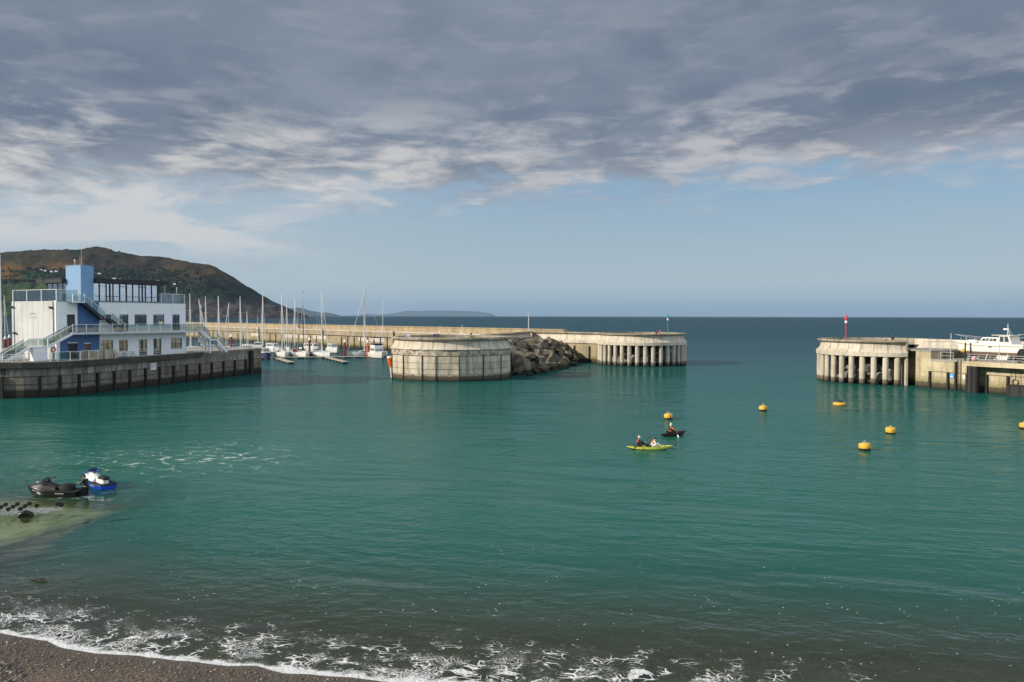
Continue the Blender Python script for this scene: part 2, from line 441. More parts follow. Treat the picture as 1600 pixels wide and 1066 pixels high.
M['shingle'] = t.done(t.bsdf(c, t.ramp(z, .08, .35, .35, .8), 0, .4, t.bump(hgt, .05, .8)))
xs = np.concatenate([np.linspace(-140, -34, 60), np.arange(-33.7, 26, .25), np.linspace(27, 140, 60)])
ys = np.concatenate([np.linspace(-40, 18, 20), np.arange(18.3, 46, .25), np.linspace(47, 120, 40), [200, 400]])
bed = grid_mesh('beach', xs, ys, bed_z, {'slip': lambda x, y: np.clip((slip_side(x, y) + .3) / .6, 0, 1) * ((x - SA.x) * sdir.x + (y - SA.y) * sdir.y > -5), 'dark_bed': dark_bed}, M['shingle'])
tag(bed, 'dark brown shingle beach sloping under the water', kind='structure')

# water
t = NT('sea_water')
p = t.pos(); px_, py_, pz_ = t.xyz(p)
depth = t.n('ShaderNodeAttribute', attribute_name='depth').outputs['Fac']
shore = t.n('ShaderNodeAttribute', attribute_name='shore').outputs['Fac']
wake = t.n('ShaderNodeAttribute', attribute_name='wake').outputs['Fac']
dist = t.n('ShaderNodeVectorMath', operation='LENGTH'); t.set(dist.inputs[0], p); dist = dist.outputs['Value']
rot = t.n('ShaderNodeMapping'); t.set(rot.inputs['Vector'], p); rot.inputs['Rotation'].default_value = (0, 0, R(14)); rot = rot.outputs[0]
w1 = t.noise(t.vmul(rot, (.10, .34, 1)), 1.0, 2, .45, .5)        # low swell
w2 = t.noise(t.vmul(rot, (.75, 1.3, 1)), 1.0, 2, .45, .3)      # chop
rot2 = t.n('ShaderNodeMapping'); t.set(rot2.inputs['Vector'], p); rot2.inputs['Rotation'].default_value = (0, 0, R(-32)); rot2 = rot2.outputs[0]
w4 = t.noise(t.vmul(rot2, (.30, .95, 1)), 1.0, 2, .5, .4)
gust2 = t.noise(t.vmul(rot2, (.03, .06, 1)), 1.0, 3, .55, .6)
w3 = t.noise(t.vmul(p, (2.6, 4.2, 1)), 1.0, 2, .5, .2)          # ripples
gust = t.noise(t.vmul(rot, (.020, .052, 1)), 1.0, 5, .6, .8)
gk = t.ramp(gust, .40, .62, .25, 1.35)
calm = t.ramp(depth, 0.0, .6, .35, 1.0)
hh = t.math('ADD', t.math('ADD', t.math('MULTIPLY', w1, .16), t.math('MULTIPLY', w4, t.ramp(gust2, .42, .6, 0, .10))), t.math('MULTIPLY', t.math('ADD', t.math('MULTIPLY', w2, .085), t.math('MULTIPLY', w3, .028)), gk))
nrm = t.bump(t.math('MULTIPLY', hh, calm), 1.0, 1.0)
# body colour: green and cloudy inside the harbour, blue-green in the open sea
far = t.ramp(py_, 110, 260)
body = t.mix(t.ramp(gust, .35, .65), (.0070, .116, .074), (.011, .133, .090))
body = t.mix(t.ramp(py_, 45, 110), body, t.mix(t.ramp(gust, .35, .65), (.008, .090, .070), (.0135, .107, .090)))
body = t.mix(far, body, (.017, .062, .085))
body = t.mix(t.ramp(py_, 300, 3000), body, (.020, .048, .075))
body = t.mix(t.math('MULTIPLY', wake, t.ramp(t.noise(t.vmul(rot, (.35, .9, 1)), 1.0, 6, .62, .8), .36, .62, .1, .9)), body, (.06, .19, .135))
body = t.mix(t.math('MULTIPLY', t.ramp(shore, 13, 2.5), .85), body, (.056, .078, .036))
body = t.mix(t.ramp(depth, .62, .25), body, t.mix(t.ramp(shore, 6, 10), (.045, .050, .030), (.13, .165, .075)))
dif = t.n('ShaderNodeBsdfDiffuse', {'Color': body}).outputs[0]
tra = t.n('ShaderNodeBsdfTransparent', {'Color': (.82, .93, .72)}).outputs[0]
opq = t.math('SUBTRACT', 1.0, t.math('EXPONENT', t.math('MULTIPLY', t.math('MAXIMUM', depth, 0.0), -.95)))
b = t.n('ShaderNodeMixShader'); t.set(b.inputs[0], opq); t.set(b.inputs[1], tra); t.set(b.inputs[2], dif)
gl = t.n('ShaderNodeBsdfGlossy', {'Roughness': .13, 'Color': (.86, .92, .95), 'Normal': nrm}).outputs[0]
fr = t.n('ShaderNodeFresnel', {'IOR': 1.333, 'Normal': nrm}).outputs[0]
frc = t.math('MINIMUM', fr, t.ramp(dist, 30, 500, .235, .12, smooth=True))
s = t.n('ShaderNodeMixShader'); t.set(s.inputs[0], frc); t.set(s.inputs[1], b.outputs[0]); t.set(s.inputs[2], gl)
# foam: a broken leading edge, torn lace behind it, loose flecks farther out
wp = t.n('ShaderNodeTexNoise', {'Scale': .9, 'Detail': 3.0}); t.set(wp.inputs['Vector'], p)
wv = t.n('ShaderNodeVectorMath', operation='MULTIPLY_ADD'); t.set(wv.inputs[0], wp.outputs['Color']); wv.inputs[1].default_value = (1.3, 1.3, 0); t.set(wv.inputs[2], rot)
wv = wv.outputs[0]
vo = t.n('ShaderNodeTexVoronoi', {'Scale': 3.0}, feature='DISTANCE_TO_EDGE'); t.set(vo.inputs['Vector'], t.vmul(wv, (.75, 1.5, 0)))
vo2 = t.n('ShaderNodeTexVoronoi', {'Scale': 8.5}, feature='DISTANCE_TO_EDGE'); t.set(vo2.inputs['Vector'], t.vmul(wv, (.7, 1.4, 0)))
fl = t.n('ShaderNodeTexVoronoi', {'Scale': 3.2, 'Randomness': 1.0}); t.set(fl.inputs['Vector'], t.vmul(p, (.8, 1.25, 0)))
fn = t.noise(p, 3.2, 7, .68); fb = t.noise(p, .42, 4, .6, .5); fb2 = t.noise(t.vmul(p, (1, 1, 1)), 1.1, 5, .6)
ss = t.math('ADD', shore, t.math('MULTIPLY', t.math('SUBTRACT', fb, .5), 3.0))
lace_w = t.math('MULTIPLY', t.math('MULTIPLY', t.ramp(ss, 5.0, .3), t.ramp(px_, 0, 12, 1.0, .45)), t.ramp(fb2, .43, .68, 0, .10))
lace = t.ramp(t.math('SUBTRACT', t.math('ADD', vo.outputs['Distance'], t.math('MULTIPLY', t.math('SUBTRACT', fn, .5), .13)), lace_w), .03, -.015)
lace2_w = t.math('MULTIPLY', t.math('MULTIPLY', t.ramp(ss, 4.2, .2), t.ramp(px_, 0, 12, 1.0, .5)), t.ramp(fb, .42, .62, 0, .085))
lace2 = t.ramp(t.math('SUBTRACT', t.math('ADD', vo2.outputs['Distance'], t.math('MULTIPLY', t.math('SUBTRACT', fn, .5), .2)), lace2_w), .03, -.02)
lace = t.math('MULTIPLY', lace, t.ramp(lace_w, .005, .05)); lace2 = t.math('MULTIPLY', lace2, t.ramp(lace2_w, .005, .05))
lead = t.math('MULTIPLY', t.ramp(t.math('SUBTRACT', shore, t.math('ADD', t.math('MULTIPLY', fb2, 1.1), -.30)), .14, -.06), t.ramp(fn, .30, .48, .35, 1))
fleck = t.math('MULTIPLY', t.ramp(fl.outputs['Distance'], .12, .07), t.math('MULTIPLY', t.ramp(t.xyz(fl.outputs['Color'])[0], .22, .25, 0, 1), t.ramp(t.math('SUBTRACT', fb, t.math('MULTIPLY', t.math('MAXIMUM', shore, 0.0), .014)), .36, .52)))
fleck = t.math('MULTIPLY', fleck, t.ramp(shore, 22, 12))
vw = t.n('ShaderNodeTexVoronoi', {'Scale': .55}, feature='DISTANCE_TO_EDGE'); t.set(vw.inputs['Vector'], t.vmul(wv, (.5, 1.1, 0)))
wk = t.math('MULTIPLY', wake, t.math('ADD', t.math('MULTIPLY', t.ramp(t.math('ADD', vw.outputs['Distance'], t.math('MULTIPLY', t.math('SUBTRACT', fn, .5), .22)), .06, -.02), t.ramp(fb2, .46, .62)),
        t.math('MULTIPLY', t.ramp(fn, .60, .74), .5)))
foam = t.math('MAXIMUM', t.math('MAXIMUM', lace, lead), t.math('MAXIMUM', t.math('MAXIMUM', fleck, lace2), wk), clamp=True)
fd = t.n('ShaderNodeBsdfDiffuse', {'Color': (.88, .88, .86), 'Normal': t.bump(t.math('ADD', fn, t.math('MULTIPLY', fb2, .5)), .22, .8)}).outputs[0]
o_ = t.n('ShaderNodeMixShader'); t.set(o_.inputs[0], t.math('MULTIPLY', foam, .95)); t.set(o_.inputs[1], s.outputs[0]); t.set(o_.inputs[2], fd)
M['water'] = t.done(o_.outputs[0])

WC = at(290, 716, 0)
def wake_f(x, y):
    c_, s_ = math.cos(R(20)), math.sin(R(20))
    u = ((x - WC.x) * c_ + (y - WC.y) * s_) / 8.0; v = (-(x - WC.x) * s_ + (y - WC.y) * c_) / 6.5
    jx = at(100, 770, 0)
    near = np.exp(-(((x - jx.x - 1.0) / 3.2) ** 2 + ((y - jx.y + .8) / 1.6) ** 2)) * .85
    return np.maximum(np.exp(-(u * u + v * v) * 1.1), near)
xs = np.concatenate([[-62000, -4000, -600, -150], np.arange(-75, 60.1, .45), [100, 300, 900, 5000, 62000]])
ys = np.concatenate([[-300, 5], np.arange(15, 80, .45), [95, 120, 160, 220, 300, 500, 900, 2000, 5000, 12000, 30000, 62000]])
wat = grid_mesh('sea', xs, ys, lambda x, y: x * 0, {
    'depth': lambda x, y: np.where((np.abs(x) < 139) & (y < 119), bed_depth(x, y), 4.0), 'shore': lambda x, y: np.where(np.abs(x) < 200, shore_s(x, y), 50), 'wake': wake_f}, M['water'])
tag(wat, 'rippled green sea water filling the harbour', kind='structure')

# loose pebbles on the beach that is in view
t = NT('pebble')
ri = t.n('ShaderNodeNewGeometry').outputs['Random Per Island']
rr = t.n('ShaderNodeValToRGB'); t.set(rr.inputs[0], ri)
for i, (p_, c_) in enumerate([(0, (.06, .045, .035)), (.35, (.14, .105, .075)), (.6, (.20, .16, .12)), (.8, (.26, .17, .11)), (.93, (.24, .225, .20)), (1, (.42, .40, .36))]):
    e = rr.color_ramp.elements[i] if i < 2 else rr.color_ramp.elements.new(p_)
    e.position = p_; e.color = (*c_, 1)
M['pebble'] = t.done(t.bsdf(rr.outputs[0], .5, 0, .4))
base = []
for sx in (-1, 1):
    base.append((sx, 0, 0)); base.append((0, sx, 0)); base.append((0, 0, sx))
bmx = bmesh.new(); bmesh.ops.create_icosphere(bmx, subdivisions=1, radius=1)
bv = np.array([v.co[:] for v in bmx.verts]); bf = np.array([[v.index for v in f.verts] for f in bmx.faces]); bmx.free()
V = []; Fc = []; n0 = 0
for k in range(15000):
    x = rs.uniform(-21, 0); s_ = -rs.gamma(1.6, 1.2) - .12
    y = np.interp(x, SX, SY) + s_ / .965
    if y < 20.5: continue
    heap = math.sin(x * 1.1) + math.sin(x * .43 + y * 1.7)
    r = rs.gamma(3, .0052) + .006
    if heap > 1.0 and abs(s_) > .6: r *= 1.6
    elif rs.rand() < .72: continue
    a = rs.uniform(0, 6.28); c_, s2 = math.cos(a), math.sin(a)
    q = bv * np.array([r * rs.uniform(.9, 1.6), r, r * rs.uniform(.5, .8)]) * rs.uniform(.85, 1.15, (len(bv), 1))
    q = np.stack([q[:, 0] * c_ - q[:, 1] * s2, q[:, 0] * s2 + q[:, 1] * c_, q[:, 2]], -1) + np.array([x, y, float(bed_z(np.array(x), np.array(y))) + r * .25])
    V.append(q); Fc.append(bf + n0); n0 += len(bv)
me = bpy.data.meshes.new('pebbles'); me.from_pydata(np.concatenate(V).tolist(), [], np.concatenate(Fc).tolist())
me.materials.append(M['pebble']); me.polygons.foreach_set('use_smooth', [True] * len(me.polygons))
po = bpy.data.objects.new('pebbles', me); COL.objects.link(po); tag(po, 'loose brown and grey pebbles scattered over the beach', kind='stuff')

# ---------------------------------------------------------------- headland, far coast, island
def profile(pts, x): return np.interp(x, [a for a, b in pts], [b for a, b in pts])
ridge = [(-500, 420), (-300, 402), (-100, 393), (0, 391), (20, 389.5), (50, 388.6), (85, 388.5), (110, 388.7), (130, 387.5), (150, 385.3), (165, 386), (185, 391), (205, 396.5), (222, 399.5), (240, 401), (250, 400.6), (280, 406),
         (310, 410), (325, 411.5), (335, 415), (345, 421), (365, 433), (385, 446), (405, 459), (425, 471), (445, 481.5), (460, 487.5), (470, 490.5), (482, 493.6)]
def headland(name, ridge, d0, d1, mat, rough, back=1.35, hump=None):
    pxs = np.linspace(ridge[0][0], ridge[-1][0], 320); rows = 46
    vs = []; n = len(pxs)
    for j in range(rows):
        u = j / (rows - 1)
        for pxx in pxs:
            q = (profile(ridge, pxx)); zr = max(CAM_Z + (493.6 - q) * d1 / F, .0)
            if u <= .72:
                k = u / .72; dd = d0 + (d1 - d0) * k
                zz = zr * (hump(k, pxx) if hump else k ** .8)
            else:
                k = (u - .72) / .28; dd = d1 + (d1 * back - d1) * k; zz = zr * (1 - k) ** 1.2
            X = (pxx - 800) / F * dd
            nz = mnoise.fractal((X / 330. * 4200 / d0, dd / 330. * 4200 / d0, 3.1), .8, 2.1, 6)
            amp = rough * min(1, zr / 60.) * math.sin(math.pi * min(1, max(0, u / .72))) ** .6 if u < .72 else 0
            if abs(u - .72) < .03: amp = rough * .30 * min(1, zr / 60.)
            zz = zz + nz * amp
            vs.append((X, dd, zz - 3 * (u == 0)))
    fs = [(j * n + i, j * n + i + 1, (j + 1) * n + i + 1, (j + 1) * n + i) for j in range(rows - 1) for i in range(n - 1)]
    me = bpy.data.meshes.new(name); me.from_pydata(vs, [], fs); me.materials.append(mat)
    me.polygons.foreach_set('use_smooth', [True] * len(fs)); me.update()
    o = bpy.data.objects.new(name, me); COL.objects.link(o); return o
D0, D1 = 3900.0, 4600.0
t = NT('heath')
p = t.pos(); hx, hy, hz = t.xyz(p); n1 = t.noise(p, .006, 7, .62); n2 = t.noise(p, .03, 6, .65); n3 = t.noise(p, .0022, 4)
nz_ = t.xyz(t.n('ShaderNodeNewGeometry').outputs['Normal'])[2]
c = t.mix(t.ramp(n1, .42, .58), (.020, .018, .012), (.070, .047, .026))
c = t.mix(t.math('MULTIPLY', t.ramp(t.math('ADD', t.math('MULTIPLY', n2, .5), t.math('MULTIPLY', n3, .5)), .47, .60), t.ramp(hz, 330, 270)), c, (.19, .098, .02))
c = t.mix(t.math('MULTIPLY', t.ramp(n2, .5, .62), .85), c, (.024, .034, .016))
hzn = t.math('ADD', hz, t.math('MULTIPLY', t.math('SUBTRACT', n1, .5), 120))
c = t.mix(t.ramp(hzn, 205, 165), c, t.mix(t.ramp(n2, .4, .6), (.012, .020, .013), (.024, .034, .019)))
# pasture on the lower slope on the landward side, split by hedges
vf = t.n('ShaderNodeTexVoronoi', {'Scale': .0062}, feature='DISTANCE_TO_EDGE'); t.set(vf.inputs['Vector'], t.vmul(p, (1, .9, 0)))
vc = t.n('ShaderNodeTexVoronoi', {'Scale': .0062}); t.set(vc.inputs['Vector'], t.vmul(p, (1, .9, 0)))
fld = t.math('MULTIPLY', t.ramp(hx, -2380, -2480), t.math('MULTIPLY', t.ramp(hz, 265, 235), t.ramp(vf.outputs['Distance'], .05, .09)))
fld = t.math('MULTIPLY', fld, t.ramp(t.xyz(vc.outputs['Color'])[0], .25, .3))
c = t.mix(fld, c, t.mix(t.xyz(vc.outputs['Color'])[1], (.030, .075, .022), (.052, .082, .030)))
# cliffs at the seaward foot
cl_ = t.math('MULTIPLY', t.ramp(hzn, 120, 60), t.ramp(hx, -2050, -1750))
c = t.mix(cl_, c, t.mix(t.ramp(t.noise(t.vmul(p, (1, 1, .3)), .02, 6, .7), .4, .66), (.026, .025, .026), (.10, .088, .082)))
M['heath'] = t.done(t.bsdf(c, .95, 0, .1, t.bump(t.math('ADD', n1, t.math('MULTIPLY', n2, .4)), 50, .8)))
def hump(k, pxx):
    a = min(1, max(0, (pxx - 230) / 200.)); lo = k ** 1.25; hi = min(1, .30 * min(1, k / .08) + .70 * k)
    return lo * (1 - a) + hi * a
hl = headland('headland_hill', ridge, D0, D1, M['heath'], 60, hump=hump)
tag(hl, 'brown heathery headland with gorse and pasture', kind='structure')
hl_bm = None
def ray_hill(pxx, pyy):
    d_ = ray(pxx, pyy); ok, loc, nrm_, idx = hl.ray_cast(Vector((0, 0, CAM_Z)), d_.normalized())
    return loc if ok else None
bpy.context.view_layer.update()
# far-off woodland on its lower slope
wd_ = MB(); bmx = bmesh.new(); bmesh.ops.create_icosphere(bmx, subdivisions=1, radius=1)
iv = [v.co.copy() for v in bmx.verts]; if_ = [tuple(v.index for v in f.verts) for f in bmx.faces]; bmx.free()
def clump(loc, r):
    wd_.add([Vector((v.x * r * rnd.uniform(.7, 1.25), v.y * r * rnd.uniform(.7, 1.25), v.z * r * rnd.uniform(.6, 1.1))) + loc + Vector((0, 0, r * .4)) for v in iv], if_)
for k in range(1500):
    pxx = rnd.triangular(0, 330, 170); pyy = 437 + rnd.gauss(0, 9) + (pxx - 170) * .07 + 5 * math.sin(pxx * .09)
    if pxx < 62 and (434 < pyy or rnd.random() < .5) and abs(pyy - 441) > 2.5: continue
    if pyy < 420: continue
    q = ray_hill(pxx, pyy)
    if q: clump(q, rnd.uniform(5, 11))
for pxx, pyy in [(88, 389), (91, 389), (95, 389.3), (105, 389.6), (54, 389.2), (40, 390), (203, 397)]:
    q = ray_hill(pxx, pyy + 1)
    if q: clump(q, 6)
for k in range(26):
    pxx = rnd.triangular(20, 300, 100); q = ray_hill(pxx, profile(ridge, pxx) + rnd.uniform(1.2, 4))
    if q: clump(q, rnd.uniform(3, 6))
for k in range(160):
    pxx = rnd.uniform(0, 66); pyy = 441 + rnd.gauss(0, 1.1) - pxx * .05
    q = ray_hill(pxx, pyy)
    if q: clump(q, rnd.uniform(5, 9))
t = NT('woodland'); p = t.pos(); c = t.mix(t.ramp(t.noise(p, .05, 5), .4, .6), (.012, .019, .012), (.030, .042, .022))
M['wood_far'] = t.done(t.bsdf(c, .95, 0, .1))
wo = wd_.build('woodland', M['wood_far']); tag(wo, 'dark belt of far woodland across the hillside', kind='stuff')
# the few houses that show on the hillside
houses = [(66, 423, 14, 'pale house highest among the trees on the hillside, leftmost of all'), (72, 424, 12, 'small pale house beside the leftmost one on the hillside'), (82, 425.5, 16, 'long white house in the trees left of the blue tower'),
          (90, 425, 11, 'white house closest to the left of the blue tower'), (156, 428.5, 15, 'white house just right of the blue tower on the hillside'), (180, 436.5, 18, 'white house above the roof slab, left of two'),
          (190, 437.5, 14, 'white house above the roof slab, right of two'), (247, 440.5, 16, 'pale house above the right part of the roof slab'), (262, 443.5, 13, 'pale house on the slope past the end of the roof slab'), (274, 445, 11, 'small pale house lowest and farthest right on the slope')]
for pxx, pyy, wid, lab in houses:
    q = ray_hill(pxx, pyy)
    if not q: continue
    h_ = empty('house', q + Vector((0, 0, -1)), rnd.uniform(-.3, .3), lab, 'house', 'houses on the hillside')
    MB().box((0, -9, 3.4), (wid, 8, 6.8)).build('wall', M['white'], h_)
    MB().loft([[(-wid / 2 - .4, -13.4, 6.8), (-wid / 2 - .4, -4.6, 6.8), (-wid / 2 - .4, -9, 10)], [(wid / 2 + .4, -13.4, 6.8), (wid / 2 + .4, -4.6, 6.8), (wid / 2 + .4, -9, 10)]]).build('roof', M['roof_slate'], h_)
t = NT('far_land'); p = t.pos(); c = t.mix(t.ramp(t.noise(p, .0008, 6), .4, .6), (.035, .04, .03), (.07, .075, .05)); M['farland'] = t.done(t.bsdf(c, .95, 0, .1))
fc = headland('far_coast', [(400, 493.6), (420, 490), (445, 484), (462, 480.5), (474, 481.5), (484, 485), (492, 486.5), (500, 488), (508, 487.7), (518, 489.5), (526, 491.5), (532, 493.6)], 26000, 28500, M['farland'], 70)
tag(fc, 'low blue hazy coast beyond the headland', kind='structure')
fi = headland('far_hills', [(545, 493.6), (560, 492.3), (575, 491), (590, 491.8), (600, 491), (615, 489.2), (628, 487), (636, 485), (644, 485.8), (655, 486.3), (664, 485), (690, 484.6), (720, 485.2), (745, 485.8), (758, 487.2), (768, 489.5), (776, 493.6)], 50000, 54000, M['farland'], 110)
tag(fi, 'pale blue island low on the horizon', kind='structure')

# ---------------------------------------------------------------- the air between here and the horizon
t = NT('air'); pv = t.n('ShaderNodeVolumePrincipled', {'Color': (.48, .72, 1.0), 'Density': 1.5e-5, 'Anisotropy': 0.0})
t.t.links.new(pv.outputs[0], t.out.inputs['Volume']); M['haze'] = t.mat
hz_ = MB().box2((-63000, -320, -6), (63000, 63000, 900)).build('haze', M['haze']); tag(hz_, 'thin pale air over the sea', kind='stuff')
# ---------------------------------------------------------------- the quay under the clubhouse
def offset(pl, dd):
    out = []
    for i, p in enumerate(pl):
        a = Vector(pl[max(i - 1, 0)]); b = Vector(pl[min(i + 1, len(pl) - 1)])
        q = (b - a).normalized(); n_ = Vector((q.y, -q.x)); out.append(Vector(p) + n_ * dd)
    return out
QW = [(-110, 101.0), (-67, 104.5), (-64.5, 104.9), (-62.6, 105.8), (-60.9, 107.3), (-59.8, 109.3), (-58.9, 112.6), (-57.8, 117.0), (-53.6, 131.8), (-48.1, 152.7)]
QZ = 4.7
quay = empty('quay_wall', (-60, 112, 0), 0, 'dark stained curving quay wall carrying the white clubhouse', 'quay')
def local(mb, root):
    mb.M = Matrix.Translation(-Vector(root.location)); return mb
m = local(MB(), quay)
m.prism(QW + [(-50, 156.5), (-62, 159), (-110, 150)], -4.5, QZ)
m.mi = 1
for z_, off in ((2.85, .02), (1.8, .015)):
    pl = offset(QW, off)
    for a, b in zip(pl[:-1], pl[1:]): m.bar((a.x, a.y, z_), (b.x, b.y, z_), .06, .07)
m.build('wall', [M['quay'], M['joint']], quay)
cut = on_line(312, (-57.8, 117.0), (-48.1, 152.7))
cl_pts = QW[:8] + [(cut.x, cut.y)]
o1 = offset(cl_pts, .55); i1 = offset(cl_pts, -1.0)
m = local(MB(), quay)
secs = [[(a.x, a.y, 4.0), (a.x, a.y, 4.72), (b.x, b.y, 4.72), (b.x, b.y, 4.0)] for a, b in zip(o1, i1)]
m.loft(secs); m.build('coping', M['quay_cap'], quay)
ix = offset(cl_pts, .35); iy = offset(cl_pts, -.2)
m = local(MB(), quay); m.loft([[(a.x, a.y, 4.724), (a.x, a.y, 4.80), (b.x, b.y, 4.80), (b.x, b.y, 4.724)] for a, b in zip(ix, iy)]); m.build('kerb', M['pier_top'], quay)
m = local(MB(), quay); i2 = offset(QW, -1.05)
m.prism([(p.x, p.y) for p in i2] + [(-51.5, 155.2), (-62, 158), (-109, 149)], QZ + .002, QZ + .03); m.build('deck', M['deck'], quay)
fend_px = [3, 62, 93, 122, 151, 177, 201.5, 226, 248, 270, 291, 311, 329.6, 348, 366, 382.7]
def wall_at(px, pl):
    best = None
    for a, b in zip(pl[:-1], pl[1:]):
        q = on_line(px, a, b); A = Vector((a[0], a[1])); B = Vector((b[0], b[1])); tt = (Vector((q.x, q.y)) - A).dot(B - A) / (B - A).length_squared
        if -.001 <= tt <= 1.001 and (best is None or q.y < best[0].y):
            dd = (B - A).normalized(); best = (q, dd, Vector((dd.y, -dd.x)))
    return best
for pxx in fend_px:
    r_ = wall_at(pxx, QW)
    if not r_: continue
    q, dd, nn = r_
    MB().box((q.x + nn.x * .1 - quay.location.x, q.y + nn.y * .1 - quay.location.y, .45), (.34, .36, 4.9), math.atan2(dd.y, dd.x)).build('fender_post', M['timber'], quay)
q, dd, nn = wall_at(390.7, QW)
MB().box((q.x + nn.x * .2 - quay.location.x, q.y + nn.y * .2 - quay.location.y, 1.2), (.95, .5, 6.4), math.atan2(dd.y, dd.x)).build('fender_post', M['timber'], quay)
# notice board on the wall
q, dd, nn = wall_at(239, QW)
nb = empty('notice_board', (q.x + nn.x * .06, q.y + nn.y * .06, 3.05), math.atan2(dd.y, dd.x), 'white notice board with pink and blue panels on the dark quay wall', 'sign')
MB().box((0, 0, 0), (1.25, .06, 1.05)).build('board', M['white'], nb)
m = MB(); m.box((-.36, -.034, .12), (.40, .01, .62)); m.box((-.36, -.034, -.36), (.44, .01, .1)); m.box((.05, -.034, .36), (.26, .01, .14)); m.ring((-.36 + .44, -.036, .02), .15, .035, Matrix.Rotation(R(90), 3, 'X'), 16, 6); m.build('prohibition_panel', M['pink'], nb)
m = MB(); m.box((.42, -.034, .18), (.28, .01, .44)); m.box((.42, -.034, -.28), (.28, .01, .22)); m.build('advice_panel', M['cloth_blue'], nb)

# ---------------------------------------------------------------- long breakwater behind the marina
BE = Vector((-.664, .748)); BN = Vector((.748, .664)); BP = Vector((-51.5, 267.0))
def bw(tt, off=0.0): return BP + BE * tt + BN * off
bk = empty('breakwater', (BP.x, BP.y, 0), 0, 'long sunlit concrete breakwater closing the marina from the sea', 'breakwater')
t0_, t1_ = -92.0, 330.0
def strip(mb, t0, t1, o0, o1, z0, z1):
    a, b, c_, d_ = bw(t0, o0), bw(t1, o0), bw(t1, o1), bw(t0, o1)
    return mb.prism([a, b, c_, d_], z0, z1)
m = local(MB(), bk); strip(m, t0_, t1_, 0, 8, -4, 5.72)
m.mi = 1; strip(m, t0_, t1_, -.08, .0, 3.95, 4.2)
m.build('wall', [M['bwater'], M['timber']], bk)
m = local(MB(), bk); strip(m, t0_, t1_, -.15, 4.6, 5.722, 6.0); m.build('walkway', M['pier_new'], bk)
m = local(MB(), bk)
prof = [(4.602, 5.73), (4.602, 7.3), (4.45, 7.42), (4.45, 7.66), (6.0, 7.72), (6.2, 5.73)]
secs = []
k = t0_
while k <= t1_ + .01:
    secs.append([(*bw(k, o), z_) for o, z_ in prof]); k += 5
m.loft(secs); m.build('parapet', M['parapet'], bk)
k = -70.0; i = 0
while k < 200 and i < 95:
    i += 1; q = bw(k, -.16)
    tall = (i % 11 == 4)
    if rnd.random() < .15 and not tall: k += 3.0 + .06 * i; continue
    MB().box((q.x - BP.x, q.y - BP.y, 1.0 - rnd.choice((0, 0, .3, .7)) if not tall else 2.1), (.17 if not tall else .6, .22, 6.0 if not tall else 8.2), math.atan2(BE.y, BE.x)).build('fender_post', M['old_timber'] if not tall else M['timber'], bk)
    k += 3.0 + .06 * i
# paler recast bays
for k, L_ in [(-16, 9), (-6, 6), (22, 10), (36, 6), (44, 11), (-33, 5), (78, 8)]:
    m = local(MB(), bk); strip(m, k, k + L_, -.03, .0, 2.6, 3.92); m.build('recast_bay', M['pier_new'], bk)

# ---------------------------------------------------------------- pier profiles
def cornice(rw):      # the wave-return shape shared by all the pier heads
    return [(rw + .12, 4.55), (rw + .45, 4.6), (rw + .5, 5.25), (rw + .42, 5.34), (rw + .12, 5.55), (rw - .12, 5.9), (rw - .25, 6.35), (rw - .25, 6.72), (rw + .05, 6.80), (rw + .28, 6.86), (rw + .36, 7.0), (rw + .3, 7.16), (rw + .1, 7.22), (rw - .8, 7.22), (rw - .85, 6.25)]
HEADS = {}
def joints(m, prof, ang, c=(0, 0)):
    """thin dark joints down the cornice"""
    for a in ang:
        secs = []
        for r, z in prof:
            dx, dy = math.cos(a), math.sin(a); ox, oy = -dy * .03, dx * .03
            secs.append([(c[0] + (r + .012) * dx - ox, c[1] + (r + .012) * dy - oy, z), (c[0] + (r + .012) * dx + ox, c[1] + (r + .012) * dy + oy, z), (c[0] + (r - .05) * dx + ox, c[1] + (r - .05) * dy + oy, z), (c[0] + (r - .05) * dx - ox, c[1] + (r - .05) * dy - oy, z)])
        m.loft(secs)
def pier_head(c, label, r=9.8, a_mid=-90, span=110, dz=0.0, cut=None):
    h_ = empty('pier_head', (c[0], c[1], dz), 0, label, 'pier', 'round pier heads standing on columns')
    pr = cornice(r)
    ar = dict(a0=R(cut + 90), a1=R(cut + 360)) if cut is not None else {}
    m = MB(); m.lathe(pr[:8], n=96, **ar); m.mi = 1
    joints(m, pr[2:8], [R(x) for x in range(0, 360, 12) if cut is None or cut + 90 < x < cut + 360]); m.build('cornice', [M['pier_new'], M['joint']], h_, True, 30)
    MB().lathe(pr[7:], n=96, **ar).build('parapet', M['pier_top'], h_, True, 30)
    MB().lathe([(0, 6.26), (r - .85, 6.26)], n=48, **ar).build('deck', M['deck'], h_)
    MB().lathe([(0, 4.56), (r + .12, 4.55)], n=48).build('soffit', M['pier'], h_)
    MB().lathe([(5.2, -3), (5.2, 4.55)], n=40).build('core_wall', M['rock'], h_)  # made-up dark core, stands in for the shaded depth behind the boulders
    n_ = int(2 * span / 10.3) + 1
    for i in range(n_):
        a = R(a_mid - span + i * 10.3)
        if cut is not None and a > R(cut - 4): continue
        x, y = (r - .12) * math.cos(a), (r - .12) * math.sin(a)
        MB().cyl((x, y, -3), (x, y, 4.57), .45, 20).build('column', M['column'], h_, True)
    return h_
C1 = Vector((63.5, 137.3)); C2 = Vector((30.0, 184.0))
hd1 = pier_head(C1, 'round concrete pier head on columns bearing the red beacon', a_mid=-125, span=98, cut=-91.5)
ca = R(-91.5); m = MB(); ex = Matrix.Rotation(ca, 3, 'Z')
m.box(ex @ Vector((7.6, -.02, 0)) + Vector((0, 0, .8)), (4.9, .36, 9.6), ca); m.build('end_wall', M['pier_new'], hd1)
